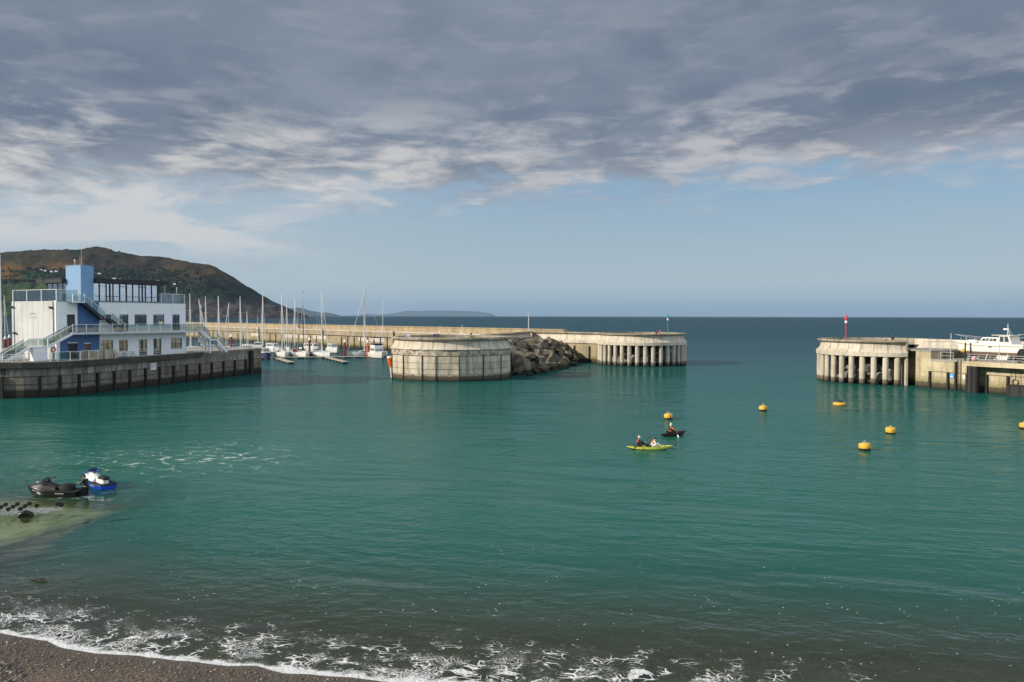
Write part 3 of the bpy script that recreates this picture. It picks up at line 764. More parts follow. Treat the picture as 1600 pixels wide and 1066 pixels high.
m = MB(); m.box(ex @ Vector((7.9, -.03, 0)) + Vector((0, 0, 6.42)), (4.5, .30, 1.6), ca); m.build('end_parapet', M['pier_top'], hd1)
hd2 = pier_head(C2, 'round concrete pier head on columns bearing the green beacon', a_mid=-100, span=108)

# wall linking the green pier head to the breakwater, same cornice
def wall_run(name, a, b, label, cat, deckw, base_mat, joint_step=2.2, group=None):
    a = Vector(a); b = Vector(b); dd = (b - a).normalized(); nn = Vector((dd.y, -dd.x)); L = (b - a).length
    h_ = empty(name, (a.x, a.y, 0), math.atan2(dd.y, dd.x), label, cat, group)
    pr = cornice(0)
    sec = lambda x, pts: [(x, -r, z) for r, z in pts]
    m = MB(); m.loft([sec(0, pr[1:8] + [(-1, 6.72), (-1, 4.6)]), sec(L, pr[1:8] + [(-1, 6.72), (-1, 4.6)])]); m.mi = 1
    k = .6
    while k < L:
        q = [(r + .012, z) for r, z in pr[2:8]]
        m.loft([[(k - .03, -r, z), (k + .03, -r, z), (k + .03, -r + .05, z), (k - .03, -r + .05, z)] for r, z in q]); k += joint_step
    m.build('cornice', [M['pier_new'], M['joint']], h_)
    MB().loft([sec(0, pr[7:] + [(-.85, 6.0)]), sec(L, pr[7:] + [(-.85, 6.0)])]).build('parapet', M['pier_top'], h_)
    MB().box2((0, -.1, -4), (L, deckw, 4.598)).build('wall', base_mat, h_)
    MB().box2((.0, 1.0, 4.6), (L, deckw, 6.24)).build('deck', M['deck'], h_)
    return h_, dd, nn, L
JP = Vector((4.9, 201.5))
lw, ldd, lnn, lL = wall_run('pier_wall', JP, (21.5, 186.2), 'pale cornice wall joining the green beacon pier head behind the rubble', 'pier', 6.5, M['bwater'])
for k in (9.5, 14.0, 18.5): MB().box((k, -.22, 1.2), (.34, .3, 5.4)).build('fender_post', M['timber'], lw)
iw, idd, inn, iL = wall_run('inner_pier', (-8.3, 152.0), JP, 'shaded parapet of the inner pier running back from the broad round pier', 'pier', 8.0, M['pier'])

# ---------------------------------------------------------------- broad round pier at the marina mouth
RC = Vector((-10.9, 143.8)); RR = 10.9
rp = empty('round_pier', (RC.x, RC.y, 0), 0, 'broad round concrete pier with panelled wall in the middle', 'pier')
fa = [-180, -150, -118, -95, -72, -49, -27, -14, 6.7, 29.3, 51, 73, 95, 118, 150]
view = math.degrees(math.atan2(-RC.y, -RC.x))            # bearing of the viewer seen from the pier
fang = [R(view + a) for a in fa]
poly = [(RR * math.cos(a), RR * math.sin(a)) for a in fang]
m = MB(); m.prism(poly, -4, 5.26); m.mi = 1
for z_ in (5.0 - .73, 3.1, 2.05, 1.15):
    for a, b in zip(poly, poly[1:] + poly[:1]):
        k_ = 1.0008 if z_ < 4 else 1.0016
        m.bar((a[0] * k_, a[1] * k_, z_), (b[0] * k_, b[1] * k_, z_), .05, .035 if z_ < 4 else .09)
m.build('wall', [M['pier'], M['joint']], rp)
for p_ in poly[2:13]:
    a = math.atan2(p_[1], p_[0]); MB().box((p_[0] * 1.004, p_[1] * 1.004, .6), (.16, .13, 7.4), a).build('joint_post', M['timber'], rp)
# patched and cast panels let into the wall
def panel(i, u0, u1, z0, z1, off=.012):
    a = Vector(poly[i]); b = Vector(poly[i + 1]); nn = Vector((a + b)).normalized()
    p0 = a.lerp(b, u0) + nn * off; p1 = a.lerp(b, u1) + nn * off; q0 = a.lerp(b, u0) - nn * .05; q1 = a.lerp(b, u1) - nn * .05
    MB().prism([p0, p1, q1, q0], z0, z1).build('cast_panel', M['pier_new'], rp)
panel(5, .3, .68, 3.15, 4.15); panel(7, .42, .56, 2.95, 4.15); panel(8, .45, .53, 2.95, 4.15); panel(9, .25, .85, 3.12, 4.15); panel(10, .1, .9, 3.2, 4.15)
pr = [(RR + .05, 5.262), (RR + .10, 5.36), (RR - .10, 5.5), (RR - .40, 5.85), (RR - .58, 6.3), (RR - .62, 6.78), (RR - .3, 6.86), (RR - .12, 6.92), (RR - .05, 7.1), (RR - .12, 7.3), (RR - .35, 7.36), (RR - 1.2, 7.36), (RR - 1.25, 6.5)]
m = MB(); m.lathe(pr[:6], n=96); m.mi = 1; joints(m, pr[:6], [R(x) for x in range(4, 360, 11)]); m.build('cornice', [M['pier_new'], M['joint']], rp, True, 35)
MB().lathe(pr[5:], n=96).build('parapet', M['pier_top'], rp, True, 30)
MB().lathe([(0, 6.52), (RR - 1.2, 6.52)], n=48).build('deck', M['deck'], rp)

# orange and white channel mark leaning on the round pier
q = at_d(611, 590, 142); cm = empty('channel_mark', (q.x - .2, 142, 0), 0, 'orange and white leaning marker post against the round pier', 'marker')
MB().tube([(.55, -.3, -1.5), (.1, -.3, 2.2)], .13, 10).build('pole', M['white'], cm)
MB().tube([(.16, -.3, 1.95), (-.02, -.3, 3.5)], [.28, .42], 14).build('topmark', M['orange'], cm)
MB().tube([(-.025, -.3, 3.5), (-.06, -.3, 3.85)], [.44, .40], 14).build('cap', M['white'], cm)

# ---------------------------------------------------------------- harbour wall and boatyard on the other side
FE = Vector((.483, -.875)); FN = Vector((-.875, -.483)); FP = Vector((64.0, 124.4))
def fw(tt, off=0.0): return FP + FE * tt + FN * off          # off > 0 stands out into the harbour
rq = empty('harbour_wall', (FP.x, FP.y, 0), 0, 'sunlit yellowish harbour wall below the boatyard', 'quay')
RZ = 4.5
m = local(MB(), rq)
m.prism([fw(-.9, 0), fw(45, 0), fw(45, -13), fw(-.9, -13)], -4, RZ - .3)
m.prism([fw(-6, -3.2), fw(-.9, -3.2), fw(-.9, -13), fw(-6, -13)], -4, 5.6)
m.prism([fw(-.9, 0), fw(1.6, 0), fw(1.6, -3.4), fw(-.9, -3.4)], RZ - .3, 5.6)
m.mi = 1
for z_ in (2.62,): m.bar((*fw(1.7, .0), z_), (*fw(45, .0), z_), .07, .06)
m.mi = 2
m.bar((*fw(-.9, .0), 1.75), (*fw(45, .0), 1.75), .03, .02)
m.build('wall', [M['rquay'], M['timber'], M['joint']], rq)
m = local(MB(), rq); m.prism([fw(1.6, .06), fw(45, .06), fw(45, -13), fw(1.6, -13)], RZ - .298, RZ); m.build('yard_surface', M['deck'], rq)
m = local(MB(), rq); m.prism([fw(-6.4, -1.25), fw(-.95, -1.25), fw(-.95, .05), fw(1.65, .05), fw(1.65, -13), fw(-6.4, -13)], 5.602, 5.8); m.build('upper_deck', M['deck'], rq)
m = local(MB(), rq); m.prism([fw(1.66, -3.2), fw(1.9, -3.2), fw(1.9, -12.4), fw(1.66, -12.4)], RZ, 5.598); m.build('retaining_wall', M['quay'], rq)
m = local(MB(), rq)
m.prism([fw(-9, -11.6), fw(45, -11.6), fw(45, -12.6), fw(-9, -12.6)], 4.2, 7.25); m.build('sea_parapet', M['pier_new'], rq)
m = local(MB(), rq); m.prism([fw(8.3, 1.9), fw(45, 1.9), fw(45, .06), fw(8.3, .06)], RZ - .62, RZ + .06); m.build('platform', M['rquay'], rq)
for pxx in (1454.4, 1482.7, 1512.4, 1543.7, 1576.6, 1610):
    q = on_line(pxx, fw(-2), fw(30)); MB().box((q.x - FP.x + FN.x * .15, q.y - FP.y + FN.y * .15, .2), (.3, .34, 4.9), math.atan2(FE.y, FE.x)).build('fender_post', M['timber'], rq)
q = on_line(1495, fw(-2), fw(30)); MB().box((q.x - FP.x + FN.x * .15, q.y - FP.y + FN.y * .15, 1.0), (.3, .34, 6.6), math.atan2(FE.y, FE.x)).build('fender_post', M['timber'], rq)
for k, s_ in ((8.7, 0), (9.5, 1)):
    q = fw(k, 1.35 + .12 * s_); MB().cyl((q.x - FP.x, q.y - FP.y, -4), (q.x - FP.x, q.y - FP.y, RZ - .63), .52, 24).build('pile', M['rubber'] if s_ else M['charcoal'], rq, True)
ya = math.atan2(FE.y, FE.x)
q = on_line(1500, fw(-2), fw(30)); ld_ = empty('ladder', (q.x + FN.x * .16, q.y + FN.y * .16, 0), ya, 'dark rusty ladder down the harbour wall below the yard', 'ladder')
m = MB()
for s_ in (-.24, .24): m.box((s_, 0, 2.1), (.06, .06, 5.2))
m.build('stile', M['timber'], ld_)
m = MB()
for i in range(16): m.bar((-.24, 0, -.3 + i * .3), (.24, 0, -.3 + i * .3), .04)
m.build('rung', M['timber'], ld_)
q = on_line(1488, fw(-2), fw(30)); sg = empty('blue_sign', (q.x + FN.x * .05, q.y + FN.y * .05, 2.1), ya, 'small square blue sign with white boat pictogram on harbour wall', 'sign')
MB().box((0, 0, 0), (.72, .04, .72)).build('board', M['sign_blue'], sg)
m = MB(); m.prism([(-.22, -.06), (.22, -.06), (.15, -.18), (-.15, -.18)], -.006, .006); m.box((0, .03, 0), (.05, .16, .012)); m.box((-.08, .0, 0), (.10, .07, .012)); m.box((.1, .0, 0), (.08, .06, .012)); m.box((0, .13, 0), (.16, .03, .012))
pc = m.build('pictogram', M['white'], sg); pc.location = (0, -.024, 0); pc.rotation_euler = (R(90), 0, 0)
q = on_line(1507.5, fw(-2), fw(30)); MBp = MB().box((0, 0, 0), (.55, .03, .55)); wp_ = MBp.build('wall_plate', M['cream_hull']); wp_.location = (q.x + FN.x * .03, q.y + FN.y * .03, 2.05); wp_.rotation_euler = (0, 0, ya)
tag(wp_, 'plain pale square plate beside the ladder on the harbour wall', 'plate')
# dark box fender moored at the wall, with a hanging tyre above it
q = fw(15.2, 1.0); fb_ = empty('box_fender', (q.x, q.y, 0), ya, 'dark rusty floating box fender against the harbour wall', 'fender')
MB().box((1.5, 0, .62), (5.0, 1.4, 1.9)).build('body', M['charcoal'], fb_)
m = MB()
for s_ in (-.8, .6, 2.0, 3.4): m.box((s_, -.72, .62), (.18, .08, 1.9))
m.box((1.5, -.70, 1.50), (5.04, .1, .14)); m.build('rubbing_strip', M['timber'], fb_)
q = on_line(1588, fw(-2), fw(30)); mr = empty('mooring_ring', (q.x + FN.x * .12, q.y + FN.y * .12, 2.15), ya, 'iron mooring ring hanging on the harbour wall above the box fender', 'ring')
MB().ring((0, 0, -.3), .38, .06, Matrix.Rotation(R(90), 3, 'X')).build('ring', M['charcoal'], mr)
MB().box((0, .03, .9), (.05, .05, 1.8)).build('hanger', M['charcoal'], mr)

# guard rails on the yard edge and upper deck
def rail_posts(name, pts, h, label, rails=2, r=.03, mat='galv', glass_h=None, group=None, cat='railing', zf=None, posts=True):
    a0 = Vector(pts[0]); root = empty(name, a0, 0, label, cat, group)
    if posts:
        for p_ in pts:
            q = Vector(p_) - a0; MB().cyl(q, q + Vector((0, 0, h)), r * 1.25, 8).build('post', M[mat], root)
    for k in range(rails):
        m = MB(); zz = h * (1 - k / max(rails, 1) * .95)
        for a, b in zip(pts[:-1], pts[1:]): m.bar(Vector(a) - a0 + Vector((0, 0, zz)), Vector(b) - a0 + Vector((0, 0, zz)), r * 1.6)
        m.build('rail', M[mat], root)
    if glass_h:
        for a, b in zip(pts[:-1], pts[1:]):
            a = Vector(a) - a0; b = Vector(b) - a0; d_ = (b - a); 
            if d_.length < .3: continue
            e_ = d_.normalized() * .08
            nn = Vector((-d_.y, d_.x, 0)).normalized() * .008
            vs = [a + e_ + Vector((0, 0, .08)), b - e_ + Vector((0, 0, .08)), b - e_ + Vector((0, 0, glass_h)), a + e_ + Vector((0, 0, glass_h))]
            m = MB(); m.loft([[v - nn for v in vs], [v + nn for v in vs]]); m.build('glass_panel', M['balustrade'], root)
    return root
rail_posts('guard_rail', [(*fw(k, -.3), RZ) for k in (3.0, 5.0)], 1.15, 'short grey rail beside the ladder top at the yard edge', 2)
rail_posts('guard_rail', [(*fw(8.5 + 1.6 * i, 1.75), RZ + .06) for i in range(18)], 1.05, 'grey rail along the outer edge of the platform on black piles', 3)
rail_posts('guard_rail', [(*fw(-.7, -1.4), 5.8), (*fw(-.7, -3.4), 5.8), (*fw(-.7, -6), 5.8), (*fw(-.7, -9), 5.8)], 1.3, 'grey rail across the upper deck behind the red beacon pier head', 1)
rail_posts('guard_rail', [(*fw(1.4, -.1), 5.8), (*fw(1.4, -3.4), 5.8), (*fw(1.4, -6), 5.8), (*fw(1.4, -9), 5.8), (*fw(1.4, -11), 5.8)], 1.3, 'grey rail on the upper deck above the shaded retaining wall', 2)
rail_posts('guard_rail', [(*fw(8 + 3 * i, -12.0), 7.25) for i in range(9)], 1.1, 'thin grey rail on top of the sea parapet behind the boat', 2)
for i, (k, o, hh_, lab) in enumerate([(3.9, -1.4, 4.0, 'thin galvanised lamp mast standing at the bow of the cabin cruiser'), (6.8, -.35, 2.7, 'black mooring post nearest the bow on the yard edge'), (7.6, -.35, 2.7, 'black mooring post beside the platform end on the yard edge'), (11.8, -.25, 2.6, 'thin grey post in front of the cruiser amidships')]):
    q = fw(k, o); m_ = empty('post', (q.x, q.y, RZ), 0, lab, 'post')
    dark = 'black' in lab
    MB().cyl((0, 0, 0), (0, 0, hh_), .10 if dark else .06, 12).build('shaft', M['charcoal' if dark else 'galv'], m_, True)
    MB().lathe([(0, 0), (.2, 0), (.2, .06), (.11, .1)], n=16).build('base_plate', M['charcoal' if dark else 'galv'], m_)

# ---------------------------------------------------------------- beacons and lamp posts
def beacon(name, loc, h, colr, label):
    b_ = empty(name, loc, 0, label, 'beacon', 'harbour entrance beacons')
    MB().tube([(0, 0, 0), (0, 0, h)], [.10, .075], 12).build('mast', M[colr], b_, True)
    MB().lathe([(0, 0), (.3, 0), (.3, .08), (.14, .14)], n=16).build('base_plate', M[colr], b_)
    MB().lathe([(.1, h - .75), (.19, h - .7), (.19, h - .35), (.1, h - .3)], n=16).build('lamp', M['white'], b_, True)
    MB().lathe([(.1, h - .28), (.23, h - .22), (.23, h + .40), (.15, h + .55), (0, h + .60)], n=16).build('lantern', M[colr], b_, True)
    return b_
q = at_d(1321.5, 531, 134.5); beacon('red_beacon', (q.x, 134.5, 6.27), 4.4, 'red', 'red beacon with lantern on the columned pier head at the right')
q = at_d(1043.3, 518, 178); beacon('green_beacon', (q.x, 178, 6.27), 4.6, 'green', 'green beacon with lantern on the columned pier head')
def lamp_post(px, d_, zb, ztop, label, arm=.5, r=.09):
    q = at_d(px, 500, d_); b_ = empty('lamp_post', (q.x, d_, zb), 0, label, 'lamp post', 'lamp posts on the breakwater')
    h = ztop - zb
    MB().tube([(0, 0, 0), (0, 0, h * .3), (0, 0, h)], [r * 1.5, r * 1.1, r * .8], 10).build('shaft', M['galv'], b_, True)
    MB().lathe([(0, 0), (r * 2.6, 0), (r * 2.6, .35), (r * 1.5, .4)], n=14).build('base_box', M['white'], b_)
    MB().box((arm / 2, 0, h), (arm, .16, .1)).build('lamp_head', M['galv'], b_)
    return b_
lamp_post(826, 206, 6.2, 11.9, 'tall white lamp post at the corner above the rubble', .3, .13)
lamp_post(465.5, 300, 6.0, 12.2, 'white lamp post on the breakwater behind the yacht masts')
lamp_post(722, 228, 6.0, 8.3, 'short lamp post on the breakwater straight above the round pier', .3)
lamp_post(687, 237, 6.0, 8.0, 'short lamp post on the breakwater above the blue bench', .3)

# two small benches on the round pier parapet
def bench(px, d_, mat, label, frame):
    q = at_d(px, 526, d_); b_ = empty('bench', (q.x, d_, 6.53), R(10), label, 'bench', 'small benches on the round pier')
    m = MB()
    for i in range(3): m.box((0, -.12 + i * .14, .62), (1.2, .11, .05))
    m.build('seat', M[mat], b_)
    m = MB()
    for i in range(3): m.box((0, .30 + i * .03, .80 + i * .17), (1.2, .05, .13))
    m.build('backrest', M[mat], b_)
    for s_ in (-.5, .5):
        m = MB(); m.box((s_, -.12, .3), (.07, .07, .6)); m.box((s_, .28, .6), (.07, .07, 1.2)); m.box((s_, .06, .56), (.06, .5, .06)); m.build('frame', M[frame], b_)
    return b_
bench(637.5, 146, 'white', 'small white bench with black frame on the round pier', 'black')
bench(682, 146.5, 'blue_cloth', 'small blue bench with red frame on the round pier', 'cloth_red')

# ---------------------------------------------------------------- rubble
def rock_mesh(kind, seed):
    r_ = random.Random(seed); bm = bmesh.new()
    if kind == 'block':
        for x in (-1, 1):
            for y in (-1, 1):
                for z in (-1, 1): bm.verts.new((x * .5 * r_.uniform(.88, 1.1), y * .5 * r_.uniform(.8, 1.1), z * .5 * r_.uniform(.8, 1.1)))
    else:
        for i in range(16):
            v = Vector((r_.gauss(0, 1), r_.gauss(0, 1), r_.gauss(0, 1))).normalized() * r_.uniform(.42, .62); bm.verts.new((v.x * 1.15, v.y, v.z * .85))
    bmesh.ops.convex_hull(bm, input=bm.verts[:])
    lone = [v for v in bm.verts if not v.link_faces]
    if lone: bmesh.ops.delete(bm, geom=lone, context='VERTS')
    bmesh.ops.bevel(bm, geom=bm.edges[:], offset=.035, segments=1, affect='EDGES')
    me = bpy.data.meshes.new('boulder'); bm.to_mesh(me); bm.free(); return me
blocks = [rock_mesh('block', i) for i in range(6)] + [rock_mesh('rock', 20 + i) for i in range(6)]
for me in blocks: me.materials.append(M['rock'])
toe = [at(801, 587, 0), at(818, 589, 0), at(838, 586, 0), at(862, 580, 0), at(893, 572.5, 0), at(915, 567.5, 0), at(927, 565.5, 0)]
toe2 = [Vector((p.x, p.y)) for p in toe]
region = toe2 + [Vector((18, 189.6)), Vector((6.0, 200.6)), Vector((4.2, 199)), Vector((-1.5, 179)), Vector((-6.2, 155)), Vector((-.3, 150))]
def inside(p, poly):
    c_ = False; j = len(poly) - 1
    for i in range(len(poly)):
        if (poly[i].y > p.y) != (poly[j].y > p.y) and p.x < (poly[j].x - poly[i].x) * (p.y - poly[i].y) / (poly[j].y - poly[i].y) + poly[i].x: c_ = not c_
        j = i
    return c_
def toe_dist(p):
    best = 1e9
    for a, b in zip(toe2[:-1], toe2[1:]):
        u = max(0, min(1, (p - a).dot(b - a) / (b - a).length_squared)); best = min(best, (p - (a + (b - a) * u)).length)
    return best
first = None; placed = []
tries = 0
while len(placed) < 156 and tries < 9000:
    tries += 1
    p = Vector((rnd.uniform(-7, 21), rnd.uniform(147, 202)))
    if not inside(p, region) or (p - RC).length < RR + .6: continue
    td = toe_dist(p); near = p.y < 172
    big = rnd.random() < (.40 if near else .2)
    s_ = rnd.uniform(1.9, 2.7) if big else rnd.uniform(.9, 1.8)
    if any((p - q).length < (s_ + s2) * .34 for q, s2 in placed): continue
    dm = 27.0 if p.y < 175 else 11.0
    z_ = min(5.3, 5.6 * (td / max(4.0, 14.0 - (p.y - 150) * .12)) ** .8) - s_ * .22
    if p.y > 185: z_ = min(z_, 1.0 + td * .45)
    placed.append((p, s_))
    b_ = bpy.data.objects.new('boulder', rnd.choice(blocks[:6]) if big else rnd.choice(blocks)); COL.objects.link(b_)
    b_.location = (p.x, p.y, z_); k = s_
    b_.scale = (k * rnd.uniform(.85, 1.2), k * rnd.uniform(.8, 1.1), k * rnd.uniform(.7, 1.0)); b_.rotation_euler = (rnd.uniform(-.6, .6), rnd.uniform(-.7, .7), rnd.uniform(0, 6.28))
    tag(b_, 'angular concrete block in the dark rubble heap between the piers', 'boulder', 'blocks of the rubble heap')
rub = [m_.copy() for m_ in blocks[6:]]
for me in rub: me.materials.clear(); me.materials.append(M['rock_pale'])
for hd, lab, grp, a_mid, n_ in ((C1, 'pale granite boulder behind the columns of the red beacon pier head', 'boulders inside the red beacon pier head', -130, 72), (C2, 'pale granite boulder behind the columns of the green beacon pier head', 'boulders inside the green beacon pier head', -100, 72)):
    for i in range(n_):
        a = R(a_mid + rnd.uniform(-95, 95)); lay = i % 3
        r_ = rnd.uniform(6.6, 8.5); z_ = rnd.uniform(-.3, .6) if lay == 0 else rnd.uniform(.9, 2.2) if lay == 1 else rnd.uniform(2.2, 3.6)
        r_ -= z_ * .45
        b_ = bpy.data.objects.new('boulder', rnd.choice(rub)); COL.objects.link(b_); s_ = rnd.uniform(1.5, 2.5)
        b_.location = (hd.x + r_ * math.cos(a), hd.y + r_ * math.sin(a), z_); b_.scale = (s_, s_, s_ * .85); b_.rotation_euler = (rnd.uniform(0, 3), rnd.uniform(0, 3), rnd.uniform(0, 6))
        tag(b_, lab, 'boulder', grp)
# ---------------------------------------------------------------- the clubhouse
BL = Vector((-64.7, 113.0)); BU = Vector((.511, .860)); BW = Vector((-.860, .511))
BRZ = math.atan2(.860, .511)
club = empty('clubhouse', (BL.x, BL.y, QZ + .03), BRZ, 'white and blue three storey harbour clubhouse on the quay', 'building')
M['blue_pale'] = paint('sky_blue_render', (.215, .365, .57), .6, .10)
M['blue_dark'] = paint('deep_blue_render', (.06, .135, .30), .6, .12)
M['gable'] = concrete('pale_gable_panels', (.60, .615, .62), (.53, .54, .54), tide=None, streak=.22, fine=.05, grime=(.40, .37, .31))
M['roof'] = paint('dark_roof_fascia', (.028, .028, .030), .5, .1)
def tx(px, w=0.0):
    a = BL + BW * w; q = on_line(px, a, a + BU * 10); return (Vector((q.x, q.y)) - a).dot(BU)
def zl(px, y, w=0.0):
    a = BL + BW * w + BU * tx(px, w); return at_d(px, y, a.y).z - QZ - .03
def op(p0, p1, y0, y1=None, floor=None):
    return (tx(p0), tx(p1), floor if y1 is None else zl((p0 + p1) / 2, y1), zl((p0 + p1) / 2, y0))
FH, PH = 3.8, 8.2
END = 21.3; DEP = 11.7
def facade(mb, x0, x1, z0, z1, y, ops, rev, flip=False, axis='x', at_x=0):
    """a wall face with real openings and their reveals"""
    xs_ = sorted({x0, x1} | {v for o in ops for v in (o[0], o[1]) if x0 < v < x1}); zs_ = sorted({z0, z1} | {v for o in ops for v in (o[2], o[3]) if z0 < v < z1})
    P_ = (lambda a, b, c_: (a, b, c_)) if axis == 'x' else (lambda a, b, c_: (at_x + b, a, c_))
    for a, b in zip(xs_[:-1], xs_[1:]):
        for c_, d_ in zip(zs_[:-1], zs_[1:]):
            cx, cz = (a + b) / 2, (c_ + d_) / 2
            if any(o[0] < cx < o[1] and o[2] < cz < o[3] for o in ops): continue
            mb.box2(P_(a, y, c_), P_(b, y + rev, d_))
def window(root, x0, x1, z0, z1, y, cols=1, transom=None, name='window', fr=.06, mat='charcoal', axis='x', at_x=0, label=None, gm='glass'):
    P_ = (lambda a, b, c_: (a, b, c_)) if axis == 'x' else (lambda a, b, c_: (at_x + b, a, c_))
    m = MB()
    m.box2(P_(x0, y, z0), P_(x0 + fr, y + .07, z1)); m.box2(P_(x1 - fr, y, z0), P_(x1, y + .07, z1))
    m.box2(P_(x0 + fr, y, z1 - fr), P_(x1 - fr, y + .07, z1)); m.box2(P_(x0 + fr, y, z0), P_(x1 - fr, y + .07, z0 + fr))
    for i in range(1, cols):
        xx = x0 + (x1 - x0) * i / cols; m.box2(P_(xx - fr / 2, y, z0 + fr), P_(xx + fr / 2, y + .068, z1 - fr))
    if transom: m.box2(P_(x0 + fr, y + .002, z0 + (z1 - z0) * transom - fr / 2), P_(x1 - fr, y + .066, z0 + (z1 - z0) * transom + fr / 2))
    o = m.build(name, M[mat], root, label=label)
    m = MB(); m.box2(P_(x0 + .02, y + .03, z0 + .02), P_(x1 - .02, y + .04, z1 - .02)); m.build('pane', M[gm], o)
    return o
s95, s122, s156 = tx(94), tx(122), tx(156)
gw = [op(157, 177, 532, None, .05), op(186.5, 200, 531.5, 549), op(217.5, 230, 530.5, None, .05), op(240, 252.5, 529.5, None, .05), op(267, 284.5, 528.5, 544.8)]
gb = [op(106.5, 121, 536.5, None, .05), op(132.5, 141.5, 537.5, None, .05)]
uw = [op(163, 176, 491.5, 503), op(187.5, 201.5, 491.5, None, FH + .05), op(211, 230, 491.5, 508.5), op(240, 257.5, 491.5, 508), op(270, 281.5, 491.5, None, FH + .05)]
ud = [op(105.5, 118.5, 491.5, None, FH + .05)]
m = MB()
facade(m, 0, s95, 0, FH, 0, [], .28); facade(m, 0, s122, FH, PH, 0, ud, .28)
m.build('white_wall', M['white'], club); m = MB()
facade(m, s156, END, 0, FH, 0, gw, .28); facade(m, s156, END, FH, PH, 0, uw, .28)
m.build('white_wall', M['white'], club)
m = MB()
# end wall and the sunlit back wall
facade(m, .28, DEP, 0, PH, -.28, [(4, 7, 1, 2.6), (4, 7, 4.8, 6.6)], .28, axis='y', at_x=END)
bo = [(6.5 + i * 3.0, 8.7 + i * 3.0, .7, 2.7) for i in range(5)] + [(6.5 + i * 3.0, 8.7 + i * 3.0, 4.6, 6.6) for i in range(5)]
facade(m, .25, END - .28, 0, PH, DEP - .28, bo, .28)
m.build('rear_wall', M['white'], club)
m = MB(); facade(m, s95, s156, 0, FH, 0, gb, .28); facade(m, s122, s156, FH, PH, 0, [], .28); m.build('blue_wall', M['blue_dark'], club)
m = MB(); m.box2((.25, .30, 3.55), (END - .3, DEP - .3, 3.78)); m.build('floor_slab', M['deck'], club)
m = MB(); m.box2((.25, .30, 7.85), (END - .3, DEP - .3, 8.12)); m.build('terrace', M['deck'], club)
m = MB(); m.box2((5.9, .3, 0), (6.05, DEP - .3, 3.5)); m.box2((5.9, .3, 3.8), (6.05, DEP - .3, 7.8)); m.box2((13.2, .3, 0), (13.35, 7.5, 3.5)); m.box2((15.5, .3, 3.8), (15.65, 8, 7.8)); m.build('partition', M['cream_hull'], club)
m = MB(); m.box2((.02, -.04, PH), (END + .04, .36, PH + .14)); m.box2((END - .3, .37, PH), (END + .04, DEP, PH + .14)); m.build('parapet_coping', M['grey_metal'], club)
for i, o in enumerate(gw): window(club, *o, .16, 3 if i == 0 else 2, .78 if i != 4 else .8, name='window' if i in (1, 4) else 'glazed_door')
for i, o in enumerate(uw): window(club, *o, .16, 2, .8 if i != 2 else None, name='window' if i in (0, 2, 3) else 'glazed_door')
for o in bo: window(club, *o, DEP - .2, 2, None)
for o, mt, lb in ((gb[0], 'charcoal', None), (gb[1], None, 'narrow warm brown timber door')):
    if mt is None: M['door_wood'] = paint('brown_door', (.20, .10, .045), .5, .2)
    d_ = MB().box2((o[0], .18, o[2]), (o[1], .24, o[3])).build('door', M['door_wood'] if mt is None else M['charcoal'], club, label=lb)
    MB().box2((o[0] + .1, .16, 1.0), (o[0] + .14, .182, 1.3)).build('handle', M['galv'], d_)
    MB().box2((o[0] - .06, -.05, o[3]), (o[1] + .06, -.001, o[3] + .16)).build('shutter_box', M['galv'], club)
o = ud[0]; d_ = MB().box2((o[0], .18, o[2]), (o[1], .24, o[3])).build('door', M['charcoal'], club); MB().box2((o[0] + .3, .165, o[2] + .5), (o[1] - .3, .182, o[3] - .3)).build('pane', M['glass'], d_)
# gable of ribbed panels
m = MB(); n_ = 8
for i in range(n_):
    a = .02 + (DEP - .3) * i / n_; b = .02 + (DEP - .3) * (i + 1) / n_ - .05
    m.box2((0, a + .25, 0), (.24, b + .25, PH + .1))
m.box2((.06, .27, 0), (.22, DEP - .05, PH)); m.build('gable_wall', M['gable'], club)
m = MB(); m.box2((-.06, -.06, 0), (.22, .24, PH + .16)); m.build('corner_pier', M['white'], club)
m = MB()      # faint weathered emblem, an arch over a column of flakes
for i in range(12):
    a0, a1 = math.pi * (.18 + .64 * i / 12), math.pi * (.18 + .64 * (i + 1) / 12)
    m.bar((-.004, 5.9 + 1.0 * math.cos(a0), 6.1 + .45 * math.sin(a0)), (-.004, 5.9 + 1.0 * math.cos(a1), 6.1 + .45 * math.sin(a1)), .012, .09)
for i in range(9): m.box((-.004, 5.9 + .1 * math.sin(i * 2.1), 5.7 - i * .48), (.012, .10, .22))
m.bar((-.004, 4.9, 5.95), (-.004, 6.9, 5.95), .012, .08)
m.build('wall_emblem', M['rock_pale'], club)
for y_, z_ in ((11.1, 7.45), (.9, 7.35), (10.5, 3.6)):
    f_ = MB().box((-.28, y_, z_), (.34, .42, .26), M=Matrix.Rotation(R(30), 3, 'Y')).build('floodlight', M['charcoal'], club)
    MB().box((-.08, y_, z_ + .08), (.2, .08, .08)).build('bracket', M['galv'], f_)
MB().tube([(-.12, .5, 0), (-.12, .5, PH)], .06, 8).build('downpipe', M['charcoal'], club)
